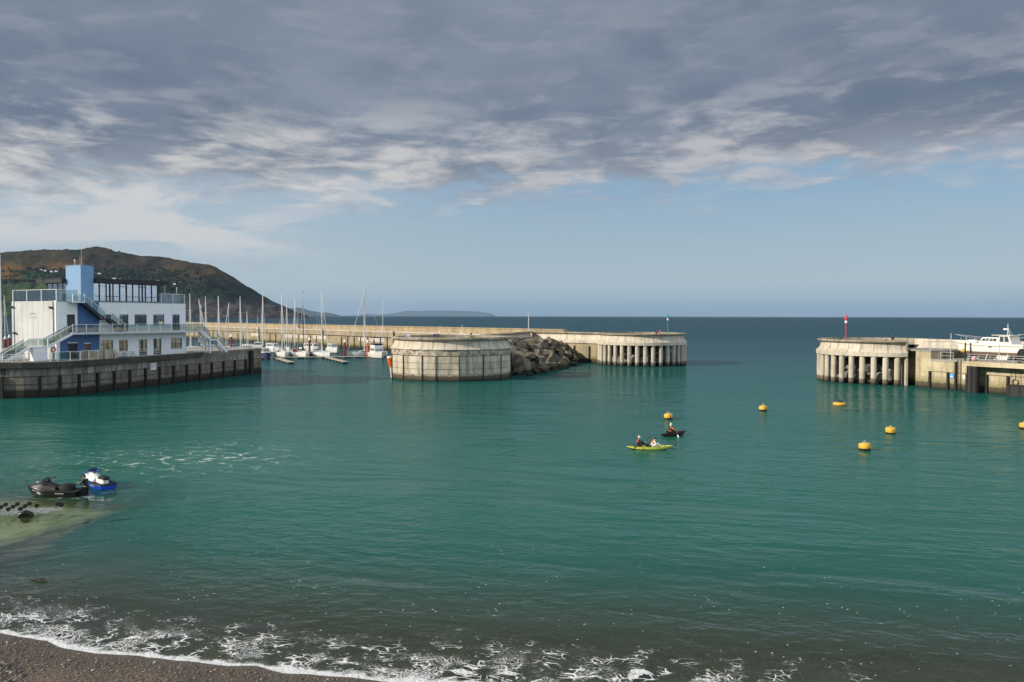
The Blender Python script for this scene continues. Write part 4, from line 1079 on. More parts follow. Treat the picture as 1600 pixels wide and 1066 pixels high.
# pavilion on the roof
PX0, PX1 = 2.6, 16.6; PY0, PY1 = .55, 7.4; RZ0 = 11.1
def glazing(x0, x1, z0, z1, y, n, axis='x', at_x=0, skip=()):
    e = (x1 - x0) / n
    for i in range(n):
        if i in skip: continue
        window(club, x0 + i * e + .015, x0 + (i + 1) * e - .015, z0, z1, y, 1, .28 if i % 3 != 1 else .84, 'window', .085, axis=axis, at_x=at_x, gm='glass_sky')
glazing(5.75, PX1, PH + .15, RZ0, PY0, 10)
glazing(3.8, 9.3, PH + .15, RZ0, 0, 4, 'y', 4.0)
glazing(PY0 + .2, PY1, PH + .15, RZ0, 0, 5, 'y', PX1 - .08)
glazing(6.0, PX1 - .2, PH + .15, RZ0, PY1, 6)
m = MB()
for x_ in (5.7, 8.5, 11.2, 13.9, PX1 + .02): m.box2((x_ - .1, PY0 - .04, PH + .14), (x_ + .1, PY0 + .14, RZ0))
m.build('pavilion_post', M['charcoal'], club)
m = MB(); m.box2((11.4, 4.4, PH), (12.8, 6.8, RZ0 - .1)); m.build('core_wall', M['white'], club)
m = MB()
m.box2((5.64, -.75, RZ0), (17.7, 3.79, 11.62)); m.box2((3.0, 3.792, RZ0), (17.7, 10.5, 11.62)); m.build('roof', M['roof'], club)
m = MB(); m.box2((5.6, -.82, 11.622), (17.78, 10.56, 11.72)); m.box2((2.94, 3.8, 11.622), (5.598, 10.56, 11.721)); m.build('roof_edge', M['charcoal'], club)
m = MB(); m.box2((3.66, -.03, PH - .02), (5.6, 3.75, 13.5)); m.build('tower', M['blue_pale'], club)
m = MB(); m.box2((3.62, -.07, 13.5), (5.64, 3.79, 13.6)); m.build('tower_coping', M['blue_pale'], club)
m = MB(); m.tube([(4.2, .6, 13.6), (4.2, .6, 15.9)], [.035, .02], 8); m.build('antenna', M['galv'], club)
m = MB(); m.tube([(4.45, 1.4, 13.6), (4.45, 1.4, 15.0)], [.025, .015], 8); m.build('antenna', M['galv'], club)
m = MB(); m.tube([(4.6, 3.0, 13.6), (4.6, 3.0, 14.3)], .03, 8); m.ball((4.6, 3.0, 14.4), (.12, .12, .15)); m.build('antenna', M['white'], club)
# glass screens, balcony, stairs
def screen(pts, h, step=1.6, r=.045, top=True, glassy=True):
    for a, b in zip(pts[:-1], pts[1:]):
        a = Vector(a); b = Vector(b); L = (b - a).length; n = max(1, round(L / step))
        for i in range(n):
            p0 = a.lerp(b, i / n); p1 = a.lerp(b, (i + 1) / n)
            MB().box(p0 + Vector((0, 0, h / 2)), (r * 2, r * 2, h)).build('railing_post', M['white'], club)
            if glassy:
                d_ = (p1 - p0); e = d_.normalized() * .09; nn = Vector((-d_.y, d_.x, 0)).normalized() * .008
                q = [p0 + e + Vector((0, 0, .10)), p1 - e + Vector((0, 0, .10)), p1 - e + Vector((0, 0, h - .06)), p0 + e + Vector((0, 0, h - .06))]
                MB().loft([[v - nn for v in q], [v + nn for v in q]]).build('glass_panel', M['balustrade'], club)
        if top: MB().bar(a + Vector((0, 0, h)), b + Vector((0, 0, h)), .07, .05).build('handrail', M['white'], club)
    MB().box(Vector(pts[-1]) + Vector((0, 0, h / 2)), (r * 2, r * 2, h)).build('railing_post', M['white'], club)
screen([(.15, DEP - .2, PH + .1), (.15, .1, PH + .1), (3.4, .1, PH + .1)], 1.65, 3.8)
screen([(16.9, .15, PH + .14), (END - .1, .15, PH + .14), (END - .1, 7, PH + .14)], 1.4, 2.2)
m = MB(); m.tube([(17.9, .6, PH), (17.9, .6, PH + 3.2)], .05, 8); m.build('flagpole', M['white'], club)
m = MB(); m.tube([(20.1, .6, PH), (20.1, .6, PH + 2.7)], .05, 8); m.build('flagpole', M['white'], club)
BY = -1.9
m = MB(); m.box2((1.25, BY, FH - .25), (23.3, -.002, FH)); m.build('balcony', M['white'], club)
MB().box2((1.2, BY - .06, FH - .30), (23.35, BY - .001, FH + .02)).build('balcony_edge', M['galv'], club)
screen([(1.3, BY + .05, FH), (23.2, BY + .05, FH)], 1.15, 2.0)
def stair(a, b, wid, name, mat, under, solid=False, rail=True, axis_y=(0, 1, 0), rail_h=1.05, both=False):
    """flight from a (top, outer edge) to b (foot), width inwards along y"""
    a = Vector(a); b = Vector(b); n = max(3, int(abs(a.z - b.z) / .19))
    m = MB()
    for i in range(n):
        p_ = a.lerp(b, (i + .5) / n); m.box((p_.x, p_.y + wid / 2, p_.z - .02), (abs(a.x - b.x) / n + .03, wid - .1, .05))
    t_ = m.build(name, M[mat], club)
    for yy in ((0, wid) if not solid else (0, wid)):
        m = MB(); m.bar(a + Vector((0, yy, -.16)), b + Vector((0, yy, -.10)), .06, .34); m.build('stringer', M[under], t_)
    if rail:
        for yy in ((0, wid) if both else (0,)):
            m = MB(); m.bar(a + Vector((0, yy, rail_h)), b + Vector((0, yy, rail_h)), .06, .06); m.build('handrail', M['white'], t_)
            k = max(2, int((a - b).length / 1.3))
            for i in range(k + 1):
                p_ = a.lerp(b, i / k) + Vector((0, yy, 0)); MB().box(p_ + Vector((0, 0, rail_h / 2)), (.06, .06, rail_h)).build('railing_post', M['white'], t_)
            q0, q1 = a + Vector((0, yy, .08)), b + Vector((0, yy, .08)); v = [q0, q1, q1 + Vector((0, 0, rail_h - .14)), q0 + Vector((0, 0, rail_h - .14))]
            MB().loft([[p_ + Vector((0, -.008, 0)) for p_ in v], [p_ + Vector((0, .008, 0)) for p_ in v]]).build('glass_panel', M['balustrade'], t_)
    return t_
# dark steel stair from the roof terrace to the balcony
m = MB(); m.box2((1.7, -1.35, PH - .12), (3.5, -.06, PH + .04)); m.build('landing', M['white'], club)
screen([(1.7, -1.3, PH + .04), (3.4, -1.3, PH + .04)], 1.1, .9)
stair((3.4, -1.3, PH + .02), (6.5, -1.3, 5.75), 1.1, 'steel_stair', 'charcoal', 'charcoal')
m = MB(); m.box2((6.5, -1.32, 5.6), (7.5, -.1, 5.74)); m.build('landing', M['charcoal'], club)
stair((7.5, -1.3, 5.72), (9.8, -1.3, FH + .05), 1.1, 'steel_stair', 'charcoal', 'charcoal')
# stair at the marina end
stair((23.2, BY, FH), (24.7, BY, 2.3), 1.3, 'white_stair', 'galv', 'white', True)
m = MB(); m.box2((24.7, BY, 2.1), (26.0, BY + 1.3, 2.28)); m.build('landing', M['white'], club)
m = MB(); m.box2((24.5, BY + .02, .0), (24.72, BY + .3, 2.3)); m.box2((24.5, BY + 1.0, .0), (24.72, BY + 1.28, 2.3)); m.build('stair_column', M['white'], club)
m = MB(); m.loft([[(23.25, y_, 3.2), (24.5, y_, 1.95), (24.5, y_, 1.2), (23.25, y_, 1.9)] for y_ in (BY + 1.32, BY + 1.36)]); m.build('stair_panel', M['white'], club)
stair((26.0, BY, 2.28), (28.0, BY, .1), 1.3, 'white_stair', 'galv', 'white', True)
# stair at the other end, down to the quay
stair((1.25, BY, FH), (-2.2, BY, 2.0), 1.3, 'white_stair', 'galv', 'white', both=True)
m = MB(); m.box2((-4.8, BY, 1.8), (-2.2, BY + 1.3, 1.98)); m.build('landing', M['white'], club)
screen([(-4.8, BY + .03, 1.98), (-2.25, BY + .03, 1.98)], 1.1, 1.3)
m = MB(); m.box2((-4.2, BY + .08, 0), (-2.3, BY + 1.2, 1.798)); m.build('store_box', M['white'], club)
stair((-4.8, BY, 1.96), (-8.2, BY, .05), 1.3, 'white_stair', 'galv', 'white', both=True)
for x_ in (-4.75, -6.5): MB().box2((x_, BY + .1, 0), (x_ + .14, BY + .24, 1.8 if x_ > -5 else .8)).build('stair_column', M['white'], club)

# railing along the quay edge, glazed in front of the blue wall
def qpt(px, off=.25):
    q, dd, nn = wall_at(px, cl_pts); return (q.x + nn.x * off, q.y + nn.y * off, 4.80)
rail_posts('quay_railing', [qpt(p_) for p_ in (2, 20, 38, 55, 77)], 1.05, 'thin white quay railing at the foot of the quay stair', 3, .025, 'white')
rail_posts('quay_railing', [qpt(p_) for p_ in (78.5, 90, 108, 123, 137, 151, 165, 178)], 1.25, 'glazed quay railing in front of the deep blue wall', 1, .03, 'white', 1.2)
rail_posts('quay_railing', [qpt(p_) for p_ in (181, 198, 214, 228, 242, 255, 267, 278, 289, 300, 311)], 1.0, 'thin white quay railing in front of the glazed doors', 3, .022, 'white')
e_ = [on_line(p_, QW[-3], QW[-1]) for p_ in (318, 334, 350, 366, 382, 398)]
rail_posts('quay_railing', [(q.x - .25, q.y + .05, QZ + .03) for q in e_], 1.05, 'grey railing on the bare outer end of the quay', 2, .03, 'galv')
# things standing on the quay
def on_quay(px, w, z=QZ + .03):
    a = BL + BW * w; q = on_line(px, a, a + BU); return Vector((q.x, q.y, z))
q = on_quay(171.5, -2.4); sb = empty('storage_box', q, BRZ, 'grey storage box on the quay before the french window', 'box')
MB().box((0, 0, .5), (1.5, .8, 1.0)).build('body', M['grey_metal'], sb); MB().box((0, 0, 1.04), (1.56, .86, .08)).build('lid', M['charcoal'], sb)
for px_, lab in ((187, 'picnic table nearer the grey storage box on the quay'), (202, 'picnic table farther from the grey storage box on the quay')):
    q = on_quay(px_, -1.9); pt_ = empty('picnic_table', q, BRZ, lab, 'table', 'picnic tables on the quay')
    MB().box((0, 0, .74), (1.7, .7, .05)).build('tabletop', M['wood'], pt_)
    for s_ in (-.62, .62): MB().box((0, s_, .44), (1.7, .26, .05)).build('bench_board', M['wood'], pt_)
    for s_ in (-.6, .6):
        m = MB(); m.bar((s_, -.62, 0), (s_, .2, .72), .07); m.bar((s_, .62, 0), (s_, -.2, .715), .065); m.box((s_ + .06, 0, .40), (.05, 1.4, .07)); m.build('trestle', M['wood'], pt_)
q = on_quay(83.5, -2.0); lr = empty('life_ring', q, BRZ, 'red and white life ring on a post beside the corner of the gable', 'life ring')
MB().cyl((0, .1, 0), (0, .1, 2.1), .05, 10).build('post', M['white'], lr); MB().box((0, .06, 1.5), (.7, .04, .9)).build('backboard', M['white'], lr); MB().ring((0, -.03, 1.5), .30, .08, Matrix.Rotation(R(90), 3, 'X')).build('ring', M['red'], lr)
q = at_d(1.0, 500, 118); fp_ = empty('flagpole', (q.x, 118, QZ + .03), 0, 'thick white flagpole standing at the photo edge beside the clubhouse', 'flagpole')
MB().tube([(0, 0, 0), (0, 0, 15.0)], [.16, .11], 14).build('pole', M['white'], fp_, True); MB().ball((0, 0, 15.05), .16).build('finial', M['white'], fp_, True)
q = on_quay(22, 3.0); db = empty('dinghy_trolley', q, BRZ + R(20), 'small red covered dinghy on the quay under the stair', 'dinghy')
# ---------------------------------------------------------------- boats
def hull_secs(L, B, fb, draft, n=14, transom=.75, rake=.5, sheer=.25, power=2.2, full=.45, keel_up=1.0, rocker=0.0):
    secs = []
    for i in range(n + 1):
        u = i / n
        f = transom + (1 - transom) * math.sin(min(1, u / full) * math.pi / 2) if u < full else (1 - ((u - full) / (1 - full)) ** power)
        f = max(f, .015); hb = B / 2 * f
        zs = fb * (1 + sheer * max(0, (u - .35) / .65) ** 2 + .06 * (1 - u))
        dr = draft * (1 - keel_up * max(0, (u - .6) / .4) ** 2)
        x = -L / 2 + L * u; rk = rake * u ** 4
        pts = [(x + rk, hb, zs), (x + rk * .6, hb * .97, zs * .55), (x + rk * .2, hb * .90, zs * .12), (x - .0, hb * .62, -dr * .55), (x - rk * .3, hb * .12, -dr)]
        if rocker: kk = min(.96, rocker * abs(2 * u - 1) ** 4); pts = [(a, b, c_ + kk * (zs - c_)) for a, b, c_ in pts]
        pts = pts + [(p[0], -p[1], p[2]) for p in reversed(pts)]
        secs.append(pts)
    return secs
def make_hull(root, L, B, fb, draft, mat, deck, bottom=None, name='hull', stripe=None, **kw):
    s_ = hull_secs(L, B, fb, draft, **kw); n = len(s_[0]); m = MB()
    vs = [p for q in s_ for p in q]; fs = []; mi = []
    for i in range(len(s_) - 1):
        for k in range(n - 1):
            fs.append((i * n + k, (i + 1) * n + k, (i + 1) * n + k + 1, i * n + k + 1)); mi.append(1 if bottom and 2 <= k <= 6 else (2 if stripe and k in (1, 7) and False else 0))
    fs.append(tuple(range(n))); mi.append(0); fs.append(tuple(reversed(range((len(s_) - 1) * n, len(s_) * n)))); mi.append(0)
    m.add(vs, fs); m.m = mi
    o = m.build(name, [M[mat], M[bottom] if bottom else M[mat]], root, True, 45)
    d = MB()
    dv = []
    for q in s_: dv += [(q[0][0], q[0][1] * .97, q[0][2] - .05), (q[-1][0], q[-1][1] * .97, q[-1][2] - .05)]
    d.add(dv, [(2 * i, 2 * i + 1, 2 * i + 3, 2 * i + 2) for i in range(len(s_) - 1)]); d.build('deck', M[deck], root)
    return s_
def cabin(root, x0, x1, w0, w1, z0, h, slope0=.25, slope1=.25, mat='white_hull', name='cabin', win=None, win_mat='dark_glass', wz=(.35, .8), front=True, roofover=0.0):
    a = [(x0, w0 / 2), (x1, w1 / 2)]
    tpx0, tpx1 = x0 + slope0, x1 - slope1; k = .88
    vs = [(x0, -w0 / 2, z0), (x1, -w1 / 2, z0), (x1, w1 / 2, z0), (x0, w0 / 2, z0), (tpx0, -w0 / 2 * k, z0 + h), (tpx1, -w1 / 2 * k, z0 + h), (tpx1, w1 / 2 * k, z0 + h), (tpx0, w0 / 2 * k, z0 + h)]
    m = MB(); m.add(vs, [(3, 2, 1, 0), (4, 5, 6, 7), (0, 1, 5, 4), (1, 2, 6, 5), (2, 3, 7, 6), (3, 0, 4, 7)]); o = m.build(name, M[mat], root)
    V_ = [Vector(v) for v in vs]
    def patch(i, j, k_, l, u0, u1, v0, v1):
        A, B_, C_, D_ = V_[i], V_[j], V_[k_], V_[l]
        f = lambda u, v: A.lerp(B_, u).lerp(D_.lerp(C_, u), v)
        q = [f(u0, v0), f(u1, v0), f(u1, v1), f(u0, v1)]; nn = (q[1] - q[0]).cross(q[3] - q[0]).normalized()
        MB().loft([[p + nn * .015 for p in q], [p - nn * .03 for p in q]]).build('window', M[win_mat], o)
    if win:
        for s_ in range(win):
            u0 = .08 + .84 * s_ / win; u1 = .08 + .84 * (s_ + .82) / win
            patch(0, 1, 5, 4, u0, u1, *wz); patch(2, 3, 7, 6, u0, u1, *wz)
        if front:
            for s_ in range(2): patch(1, 2, 6, 5, .06 + .46 * s_, .48 + .46 * s_, *wz)
    return o
def sailboat(px, dist, top, label, L=10.4, rz=-65, hull='white_hull', cover='navy', mast='alu', lean=0.0, hood=True, rig=1.0, sprit=True, mizzen=None, coverlen=3.4, wr=.11, bottom='antifoul_blue', hood_mat='sprayhood', jib=True):
    q = at_d(px, 493.6, dist); rz = R(rz); mx = .9
    loc = Vector((q.x - mx * math.cos(rz), dist - mx * math.sin(rz), 0))
    b_ = empty('sailboat', loc, rz, label, 'sailboat', 'sailing yachts in the marina')
    make_hull(b_, L, L * .33, 1.2, .45, hull, 'white_hull', bottom, transom=.7, rake=.6, sheer=.22)
    cabin(b_, -1.6, 2.6, 2.1, 1.3, 1.15, .5, .1, .7, hull, 'coachroof', 4, 'dark_glass', (.3, .75), False)
    if hood: m = MB(); m.loft([[(-2.3, -.95, 1.0), (-2.3, .95, 1.0), (-2.3, .8, 1.95), (-2.3, -.8, 1.95)], [(-1.6, -.95, 1.2), (-1.6, .95, 1.2), (-1.6, .8, 2.02), (-1.6, -.8, 2.02)], [(-.9, -.9, 1.4), (-.9, .9, 1.4), (-.9, .8, 1.5), (-.9, -.8, 1.5)]]); m.build('sprayhood', M[hood_mat], b_)
    mh = at_d(px, top, dist).z
    m = MB(); m.tube([(mx, 0, 1.0), (mx, 0, mh * .6), (mx - .25, lean, mh)], [wr, wr * .95, wr * .65], 10); mo = m.build('mast', M[mast], b_, True)
    for k in (.45, .72): m = MB(); m.bar((mx - .1, -.85, mh * k), (mx - .1, .85, mh * k), .06, .05); m.build('spreader', M[mast], mo)
    m = MB(); m.tube([(mx - .1, 0, 2.0), (mx - coverlen, 0, 2.1)], .07, 8); bo_ = m.build('boom', M[mast], b_)
    m = MB(); m.tube([(mx - .12, 0, 2.6), (mx - .5, 0, 2.35), (mx - coverlen * .6, 0, 2.28), (mx - coverlen + .1, 0, 2.2)], [.12, .22, .17, .1], 8); m.build('sail_cover', M[cover], b_, True)
    st = [((L / 2 + .3, 0, 1.25), (mx - .2, lean, mh * .97), .055 if jib else .025), ((-L / 2 + .1, 0, 1.1), (mx - .25, lean, mh), .02), ((mx - .2, L * .15, 1.05), (mx - .1, lean * .7, mh * .8), .02), ((mx - .2, -L * .15, 1.05), (mx - .1, lean * .7, mh * .8), .02)]
    for a, b2, r_ in st: m = MB(); m.tube([a, b2], r_, 5); m.build('stay', M['alu'], b_)
    m = MB()
    for s_ in (-1, 1):
        for u in (-.42, -.2, .1, .34): m.cyl((L * u, s_ * L * .145 * (1 if u < .3 else .55), 1.0), (L * u, s_ * L * .145 * (1 if u < .3 else .55), 1.65), .025, 6)
        m.tube([(-L * .42, s_ * L * .145, 1.65), (-L * .2, s_ * L * .145, 1.65), (L * .1, s_ * L * .145, 1.65), (L * .34, s_ * L * .08, 1.68), (L * .5, 0, 1.85)], .02, 6)
    m.build('guard_wires', M['galv'], b_)
    if mizzen:
        m = MB(); m.tube([(-L * .40, 0, 1.0), (-L * .40, 0, mizzen)], [.09, .06], 10); m.build('mizzen_mast', M[mast], b_, True)
    return b_
YD = [
 (297, 228, 458.5, 'yacht whose mast rises just past the end of the clubhouse', {}),
 (314, 240, 476, 'yacht with a short pale mast between the stair and the leaning mast', dict(L=8)),
 (317.5, 236, 467, 'yacht with a leaning mast behind the white stair', dict(lean=-1.2)),
 (321.5, 226, 463.5, 'yacht with the tallest mast of those behind the white stair', dict(cover='cloth_blue')),
 (341.5, 216, 463, 'yacht with a thick mast above the person in pale blue', dict(wr=.15)),
 (353, 244, 473, 'yacht with a slightly leaning thin mast beyond the quay corner', dict(lean=.9, wr=.09)),
 (375.5, 226, 463, 'yacht with tall double line mast behind the long cabin boat', dict(wr=.13)),
 (386, 252, 487, 'yacht with the short mast nearest to the breakwater wall', dict(L=7.5)),
 (410.5, 222, 458.5, 'yacht with a tall mast above the blunt end of the quay', dict(wr=.15, rz=115)),
 (440.5, 213, 460, 'white yacht with a dull red sail cover on the pontoon', dict(cover='red_pile', hood_mat='cloth_white', wr=.13)),
 (448, 238, 470, 'yacht with a thin mast behind the red covered yacht', dict(L=8, wr=.09)),
 (460.6, 219, 465, 'white yacht with dark red portlights beside the black masted yacht', dict(rz=112, hood_mat='red_pile')),
 (473.7, 212, 455, 'white yacht with a black mast and a black cover', dict(mast='charcoal', cover='charcoal', rz=-68)),
 (503, 212.5, 456, 'white yacht with navy sprayhood between two red piles', dict(wr=.13, rz=-52)),
 (569.3, 215, 449, 'two masted white yacht beside the motor cruiser, tallest mast of all', dict(L=10.5, wr=.15, rz=-155, mizzen=15.5, cover='navy')),
 (7.5, 196, 461, 'yacht with a pale mast past the flagpole at the photo edge', dict(rz=110)),
]
for px, dist, top, lab, kw in YD: sailboat(px, dist, top, lab, **kw)
# white cabin boats beside the quay end
def cruiser(loc, rz, L, B, label, fly=False, hull='white_hull', wh=1.5, group='motor boats in the marina', bottom='antifoul_blue'):
    b_ = empty('motor_cruiser', loc, rz, label, 'motor boat', group)
    make_hull(b_, L, B, 1.35, .5, hull, 'white_hull', bottom, transom=.9, rake=.7, sheer=.35, full=.5)
    cabin(b_, -L * .30, L * .24, B * .80, B * .66, 1.28, 1.45, .15, .55, 'white_hull', 'cabin', 4, 'dark_glass', (.42, .84))
    m = MB()
    for s_ in (-1, 1): m.tube([(-L * .1, s_ * B * .46, 2.05), (L * .2, s_ * B * .42, 2.15), (L * .42, s_ * B * .2, 2.35), (L * .54, 0, 2.5)], .03, 6)
    for u, w_ in ((.0, .47), (.2, .42), (.4, .22)):
        for s_ in (-1, 1): m.cyl((L * u, s_ * B * w_, 1.4), (L * u, s_ * B * w_, 2.15), .025, 6)
    m.build('pulpit_rail', M['galv'], b_)
    m = MB(); m.box((-L * .08, 0, 2.76), (L * .52, B * .76, .07)); m.build('cabin_roof', M['white_hull'], b_)
    if fly:
        m = MB(); m.loft([[(x, -w_, 2.8), (x, w_, 2.8), (x, w_ * .97, z_), (x, -w_ * .97, z_)] for x, w_, z_ in ((-L * .28, B * .36, 3.35), (L * .05, B * .36, 3.5), (L * .13, B * .28, 3.3))]); m.build('flybridge', M['white_hull'], b_)
        m = MB(); m.loft([[(x, -w_, 3.45), (x, w_, 3.45), (x, w_, 3.72), (x, -w_, 3.72)] for x, w_ in ((-L * .29, B * .375), (L * .08, B * .375), (L * .13, B * .30))]); m.build('spray_dodger', M['navy'], b_)
        for x in (-L * .26, L * .05):
            for s_ in (-1, 1): MB().cyl((x, s_ * B * .35, 3.7), (x, s_ * B * .33, 5.25), .03, 8).build('canopy_pole', M['galv'], b_)
        m = MB(); m.loft([[(x, -B * .37, 5.22), (x, B * .37, 5.22), (x, B * .30, z_), (x, -B * .30, z_)] for x, z_ in ((-L * .29, 5.32), (-L * .1, 5.42), (L * .08, 5.32))]); m.build('canopy', M['navy'], b_)
        m = MB(); m.tube([(-L * .3, 0, 2.8), (-L * .32, 0, 6.3)], .05, 8); m.build('aerial', M['navy'], b_)
    return b_
q = at(588, 560, 0); cruiser((q.x, q.y + 1.5, 0), R(-66), 8.4, 3.5, 'white motor cruiser with navy flybridge canopy beside the round pier', True, 'cream_hull')
q = at_d(374, 545, 206); cruiser((q.x, 206, 0), R(-12), 9.5, 3.2, 'long low white cabin boat just beyond the outer quay end')
q = at_d(403, 540, 212); b_ = cruiser((q.x, 212, 0), R(-75), 8.0, 3.1, 'white wheelhouse boat with short mast past the blunt quay corner')
cabin(b_, -1.2, 1.2, 2.1, 1.9, 2.8, 1.2, .1, .3, 'white_hull', 'wheelhouse', 2, 'dark_glass', (.4, .85)); MB().tube([(-.3, 0, 4.0), (-.3, 0, 11.0)], [.07, .04], 8).build('mast', M['alu'], b_)
m = MB(); m.bar((-1.0, 0, 8.2), (.4, 0, 8.2), .06); m.ball((.1, 0, 7.6), (.3, .3, .16)); m.build('radar', M['white'], b_)
q = at_d(415.5, 556, 203); b_ = cruiser((q.x, 203, 0), R(-70), 6.5, 2.5, 'small dark blue and red hulled boat at the quay corner', hull='navy', bottom='antifoul')
for px_, d_, rz_, L_, lab in ((427, 238, -40, 7.5, 'small white motor boat behind the yachts, closest to the quay corner'), (520, 236, -60, 7.0, 'small white motor boat behind the navy hooded yacht'), (487, 240, -30, 8.0, 'white motor boat behind the red pile of the black masted yacht'), (335, 222, 20, 8.5, 'white motor boat showing over the quay beside the stair foot'), (392, 226, -20, 8.0, 'white motor boat behind the long low cabin boat')):
    q = at_d(px_, 540, d_); cruiser((q.x, d_, 0), R(rz_), L_, 2.8, lab)
# red lifeboat like hull seen through the gap under the marina stair
q = at_d(301, 541, 165); b_ = empty('workboat', (q.x, 165, 0), R(-80), 'red and white workboat seen beneath the marina end stair', 'workboat')
make_hull(b_, 7.5, 2.9, 3.4, .5, 'red_pile', 'white_hull', transom=.85, rake=.6, sheer=.2)
cabin(b_, -1.5, 2.0, 2.2, 1.8, 3.3, 1.3, .1, .5, 'white_hull', 'wheelhouse', 3, 'dark_glass')

# pontoons
PA = at(404, 558.5, .45); PB = at(571, 557, .45)
def pontoon(name, a, b, wdt, label, group, nf):
    a = Vector(a); b = Vector(b); d_ = b - a; L = d_.length
    r_ = empty(name, (a.x, a.y, 0), math.atan2(d_.y, d_.x), label, 'pontoon', group)
    MB().box((L / 2, 0, .42), (L, wdt, .12)).build('decking', M['wood'], r_)
    for i in range(nf):
        MB().box((L * (i + .5) / nf, 0, .08), (L / nf * .55, wdt * .86, .54)).build('float', M['float'], r_)
    return r_
pontoon('main_pontoon', PA, PB, 2.2, 'long grey pontoon walkway along the row of moored yachts', None, 9)
for (x0, y0, x1, y1), lab in (((434, 559.5, 455.5, 566), 'pontoon finger nearest the quay corner reaching into the channel'), ((511, 558, 541, 565.5), 'pontoon finger by the navy hooded yacht reaching into the channel')):
    a = at(x0, y0, .45); b = at(x1, y1, .45); pontoon('pontoon_finger', a, b, 1.4, lab, 'pontoon fingers', 6)
# guide piles
for px, ytop, dist, colr, lab in ((361.6, 522, 216, 'red_pile', 'red mooring pile with white cap behind the outer quay rail'), (483.7, 527, 214.5, 'red_pile', 'red mooring pile with white cap beside the black masted yacht'), (538.6, 530.5, 212.5, 'red_pile', 'red mooring pile with white cap standing free on the pontoon'), (8.5, 525, 186, 'red_pile', 'red mooring pile with white cap past the flagpole at the photo edge'), (15.0, 523, 190, 'red_pile', 'red mooring pile with white cap next to the ribbed gable'), (574.5, 531, 211, 'orange', 'orange mooring pile with white cap between yacht and motor cruiser')):
    q = at_d(px, 550, dist); zt = at_d(px, ytop, dist).z; p_ = empty('mooring_pile', (q.x, dist, 0), 0, lab, 'pile', 'mooring piles of the pontoon')
    MB().cyl((0, 0, -3), (0, 0, zt - .75), .28, 18).build('shaft', M[colr], p_, True); MB().lathe([(.31, zt - .78), (.31, zt - .6), (.11, zt), (0, zt)], n=18).build('cap', M['white'], p_)

# cabin cruiser laid up on the boatyard
yb = Vector((72.9, 122.5)) + FE * 1.1
cb = empty('cabin_cruiser', (yb.x, yb.y, RZ), math.atan2(-FE.y, -FE.x), 'white cabin cruiser propped ashore on the boatyard', 'motor boat')
cb_in = bpy.data.objects.new('hull_rest', None)
bpy.data.objects.remove(cb_in)
def up(mb, z): mb.M = Matrix.Translation((0, 0, z)); return mb
s_ = hull_secs(10.5, 3.5, 1.35, .85, transom=.86, rake=.75, sheer=.30, full=.5, keel_up=.9, power=2.0)
n = len(s_[0]); m = up(MB(), 1.05); vs = [p for q in s_ for p in q]; fs = []; mi = []
for i in range(len(s_) - 1):
    for k in range(n - 1):
        fs.append((i * n + k, (i + 1) * n + k, (i + 1) * n + k + 1, i * n + k + 1)); mi.append(1 if 2 <= k <= 6 else 0)
fs += [tuple(range(n)), tuple(reversed(range((len(s_) - 1) * n, len(s_) * n)))]; mi += [0, 0]
M['antifoul_rust'] = paint('worn_antifouling', (.20, .13, .09), .8, .3)
m.add(vs, fs); m.m = mi; m.build('hull', [M['white_hull'], M['antifoul_rust']], cb, True, 45)
m = up(MB(), 1.05); dv = []
for q in s_: dv += [(q[0][0], q[0][1] * .97, q[0][2] - .06), (q[-1][0], q[-1][1] * .97, q[-1][2] - .06)]
m.add(dv, [(2 * i, 2 * i + 1, 2 * i + 3, 2 * i + 2) for i in range(len(s_) - 1)]); m.build('deck', M['cream_hull'], cb)
M['rub'] = paint('rubbing_band', (.42, .36, .24), .6, .1)
m = up(MB(), 1.05)
for side in (0, -1):
    for i in range(len(s_) - 1): m.bar((s_[i][side][0], s_[i][side][1] * 1.005, s_[i][side][2] - .32), (s_[i + 1][side][0], s_[i + 1][side][1] * 1.005, s_[i + 1][side][2] - .32), .07, .09)
m.build('rubbing_strake', M['rub'], cb)
cabin(cb, -1.6, 1.9, 2.7, 1.7, 2.38, 1.05, .05, .8, 'white_hull', 'trunk_cabin', 4, 'dark_glass', (.45, .85))
cabin(cb, -3.6, -1.6, 2.7, 2.7, 2.38, 1.35, .55, .0, 'cream_hull', 'wheelhouse', 2, 'dark_glass', (.30, .9), False)
MB().box((-2.0, 0, 3.78), (2.9, 2.6, .08)).build('wheelhouse_roof', M['cream_hull'], cb)
m = MB(); m.loft([[(x, -w_, 2.55), (x, w_, 2.55), (x, w_ * .6, z_), (x, -w_ * .6, z_)] for x, w_, z_ in ((2.2, .5, 2.75), (2.7, .75, 3.0), (3.5, .65, 2.98), (4.0, .4, 2.75))]); m.build('liferaft', M['cloth_white'], cb, True)
m = MB(); m.tube([(-2.2, 0, 3.8), (-2.2, 0, 5.5)], [.06, .04], 8); m.tube([(-2.7, .35, 3.8), (-2.2, 0, 5.0)], .03, 6); m.tube([(-2.7, -.35, 3.8), (-2.2, 0, 5.0)], .03, 6); m.build('mast', M['alu'], cb)
m = MB(); m.lathe([(0, 4.55), (.34, 4.58), (.36, 4.7), (.28, 4.8), (0, 4.82)], (-1.9, 0), 18); m.build('radar', M['white'], cb, True)
m = MB()
for side in (1, -1):
    m.tube([(-1.0, side * 1.7, 3.15), (2.0, side * 1.55, 3.3), (4.2, side * .85, 3.55), (6.0, 0, 3.75)], .03, 6)
    for x, w_ in ((-1, 1.7), (.6, 1.66), (2.0, 1.5), (3.4, 1.1), (4.6, .62)): m.cyl((x, side * w_, 2.35), (x, side * w_, 3.4 if x > 2 else 3.18), .025, 6)
m.build('pulpit_rail', M['galv'], cb)
m = MB()
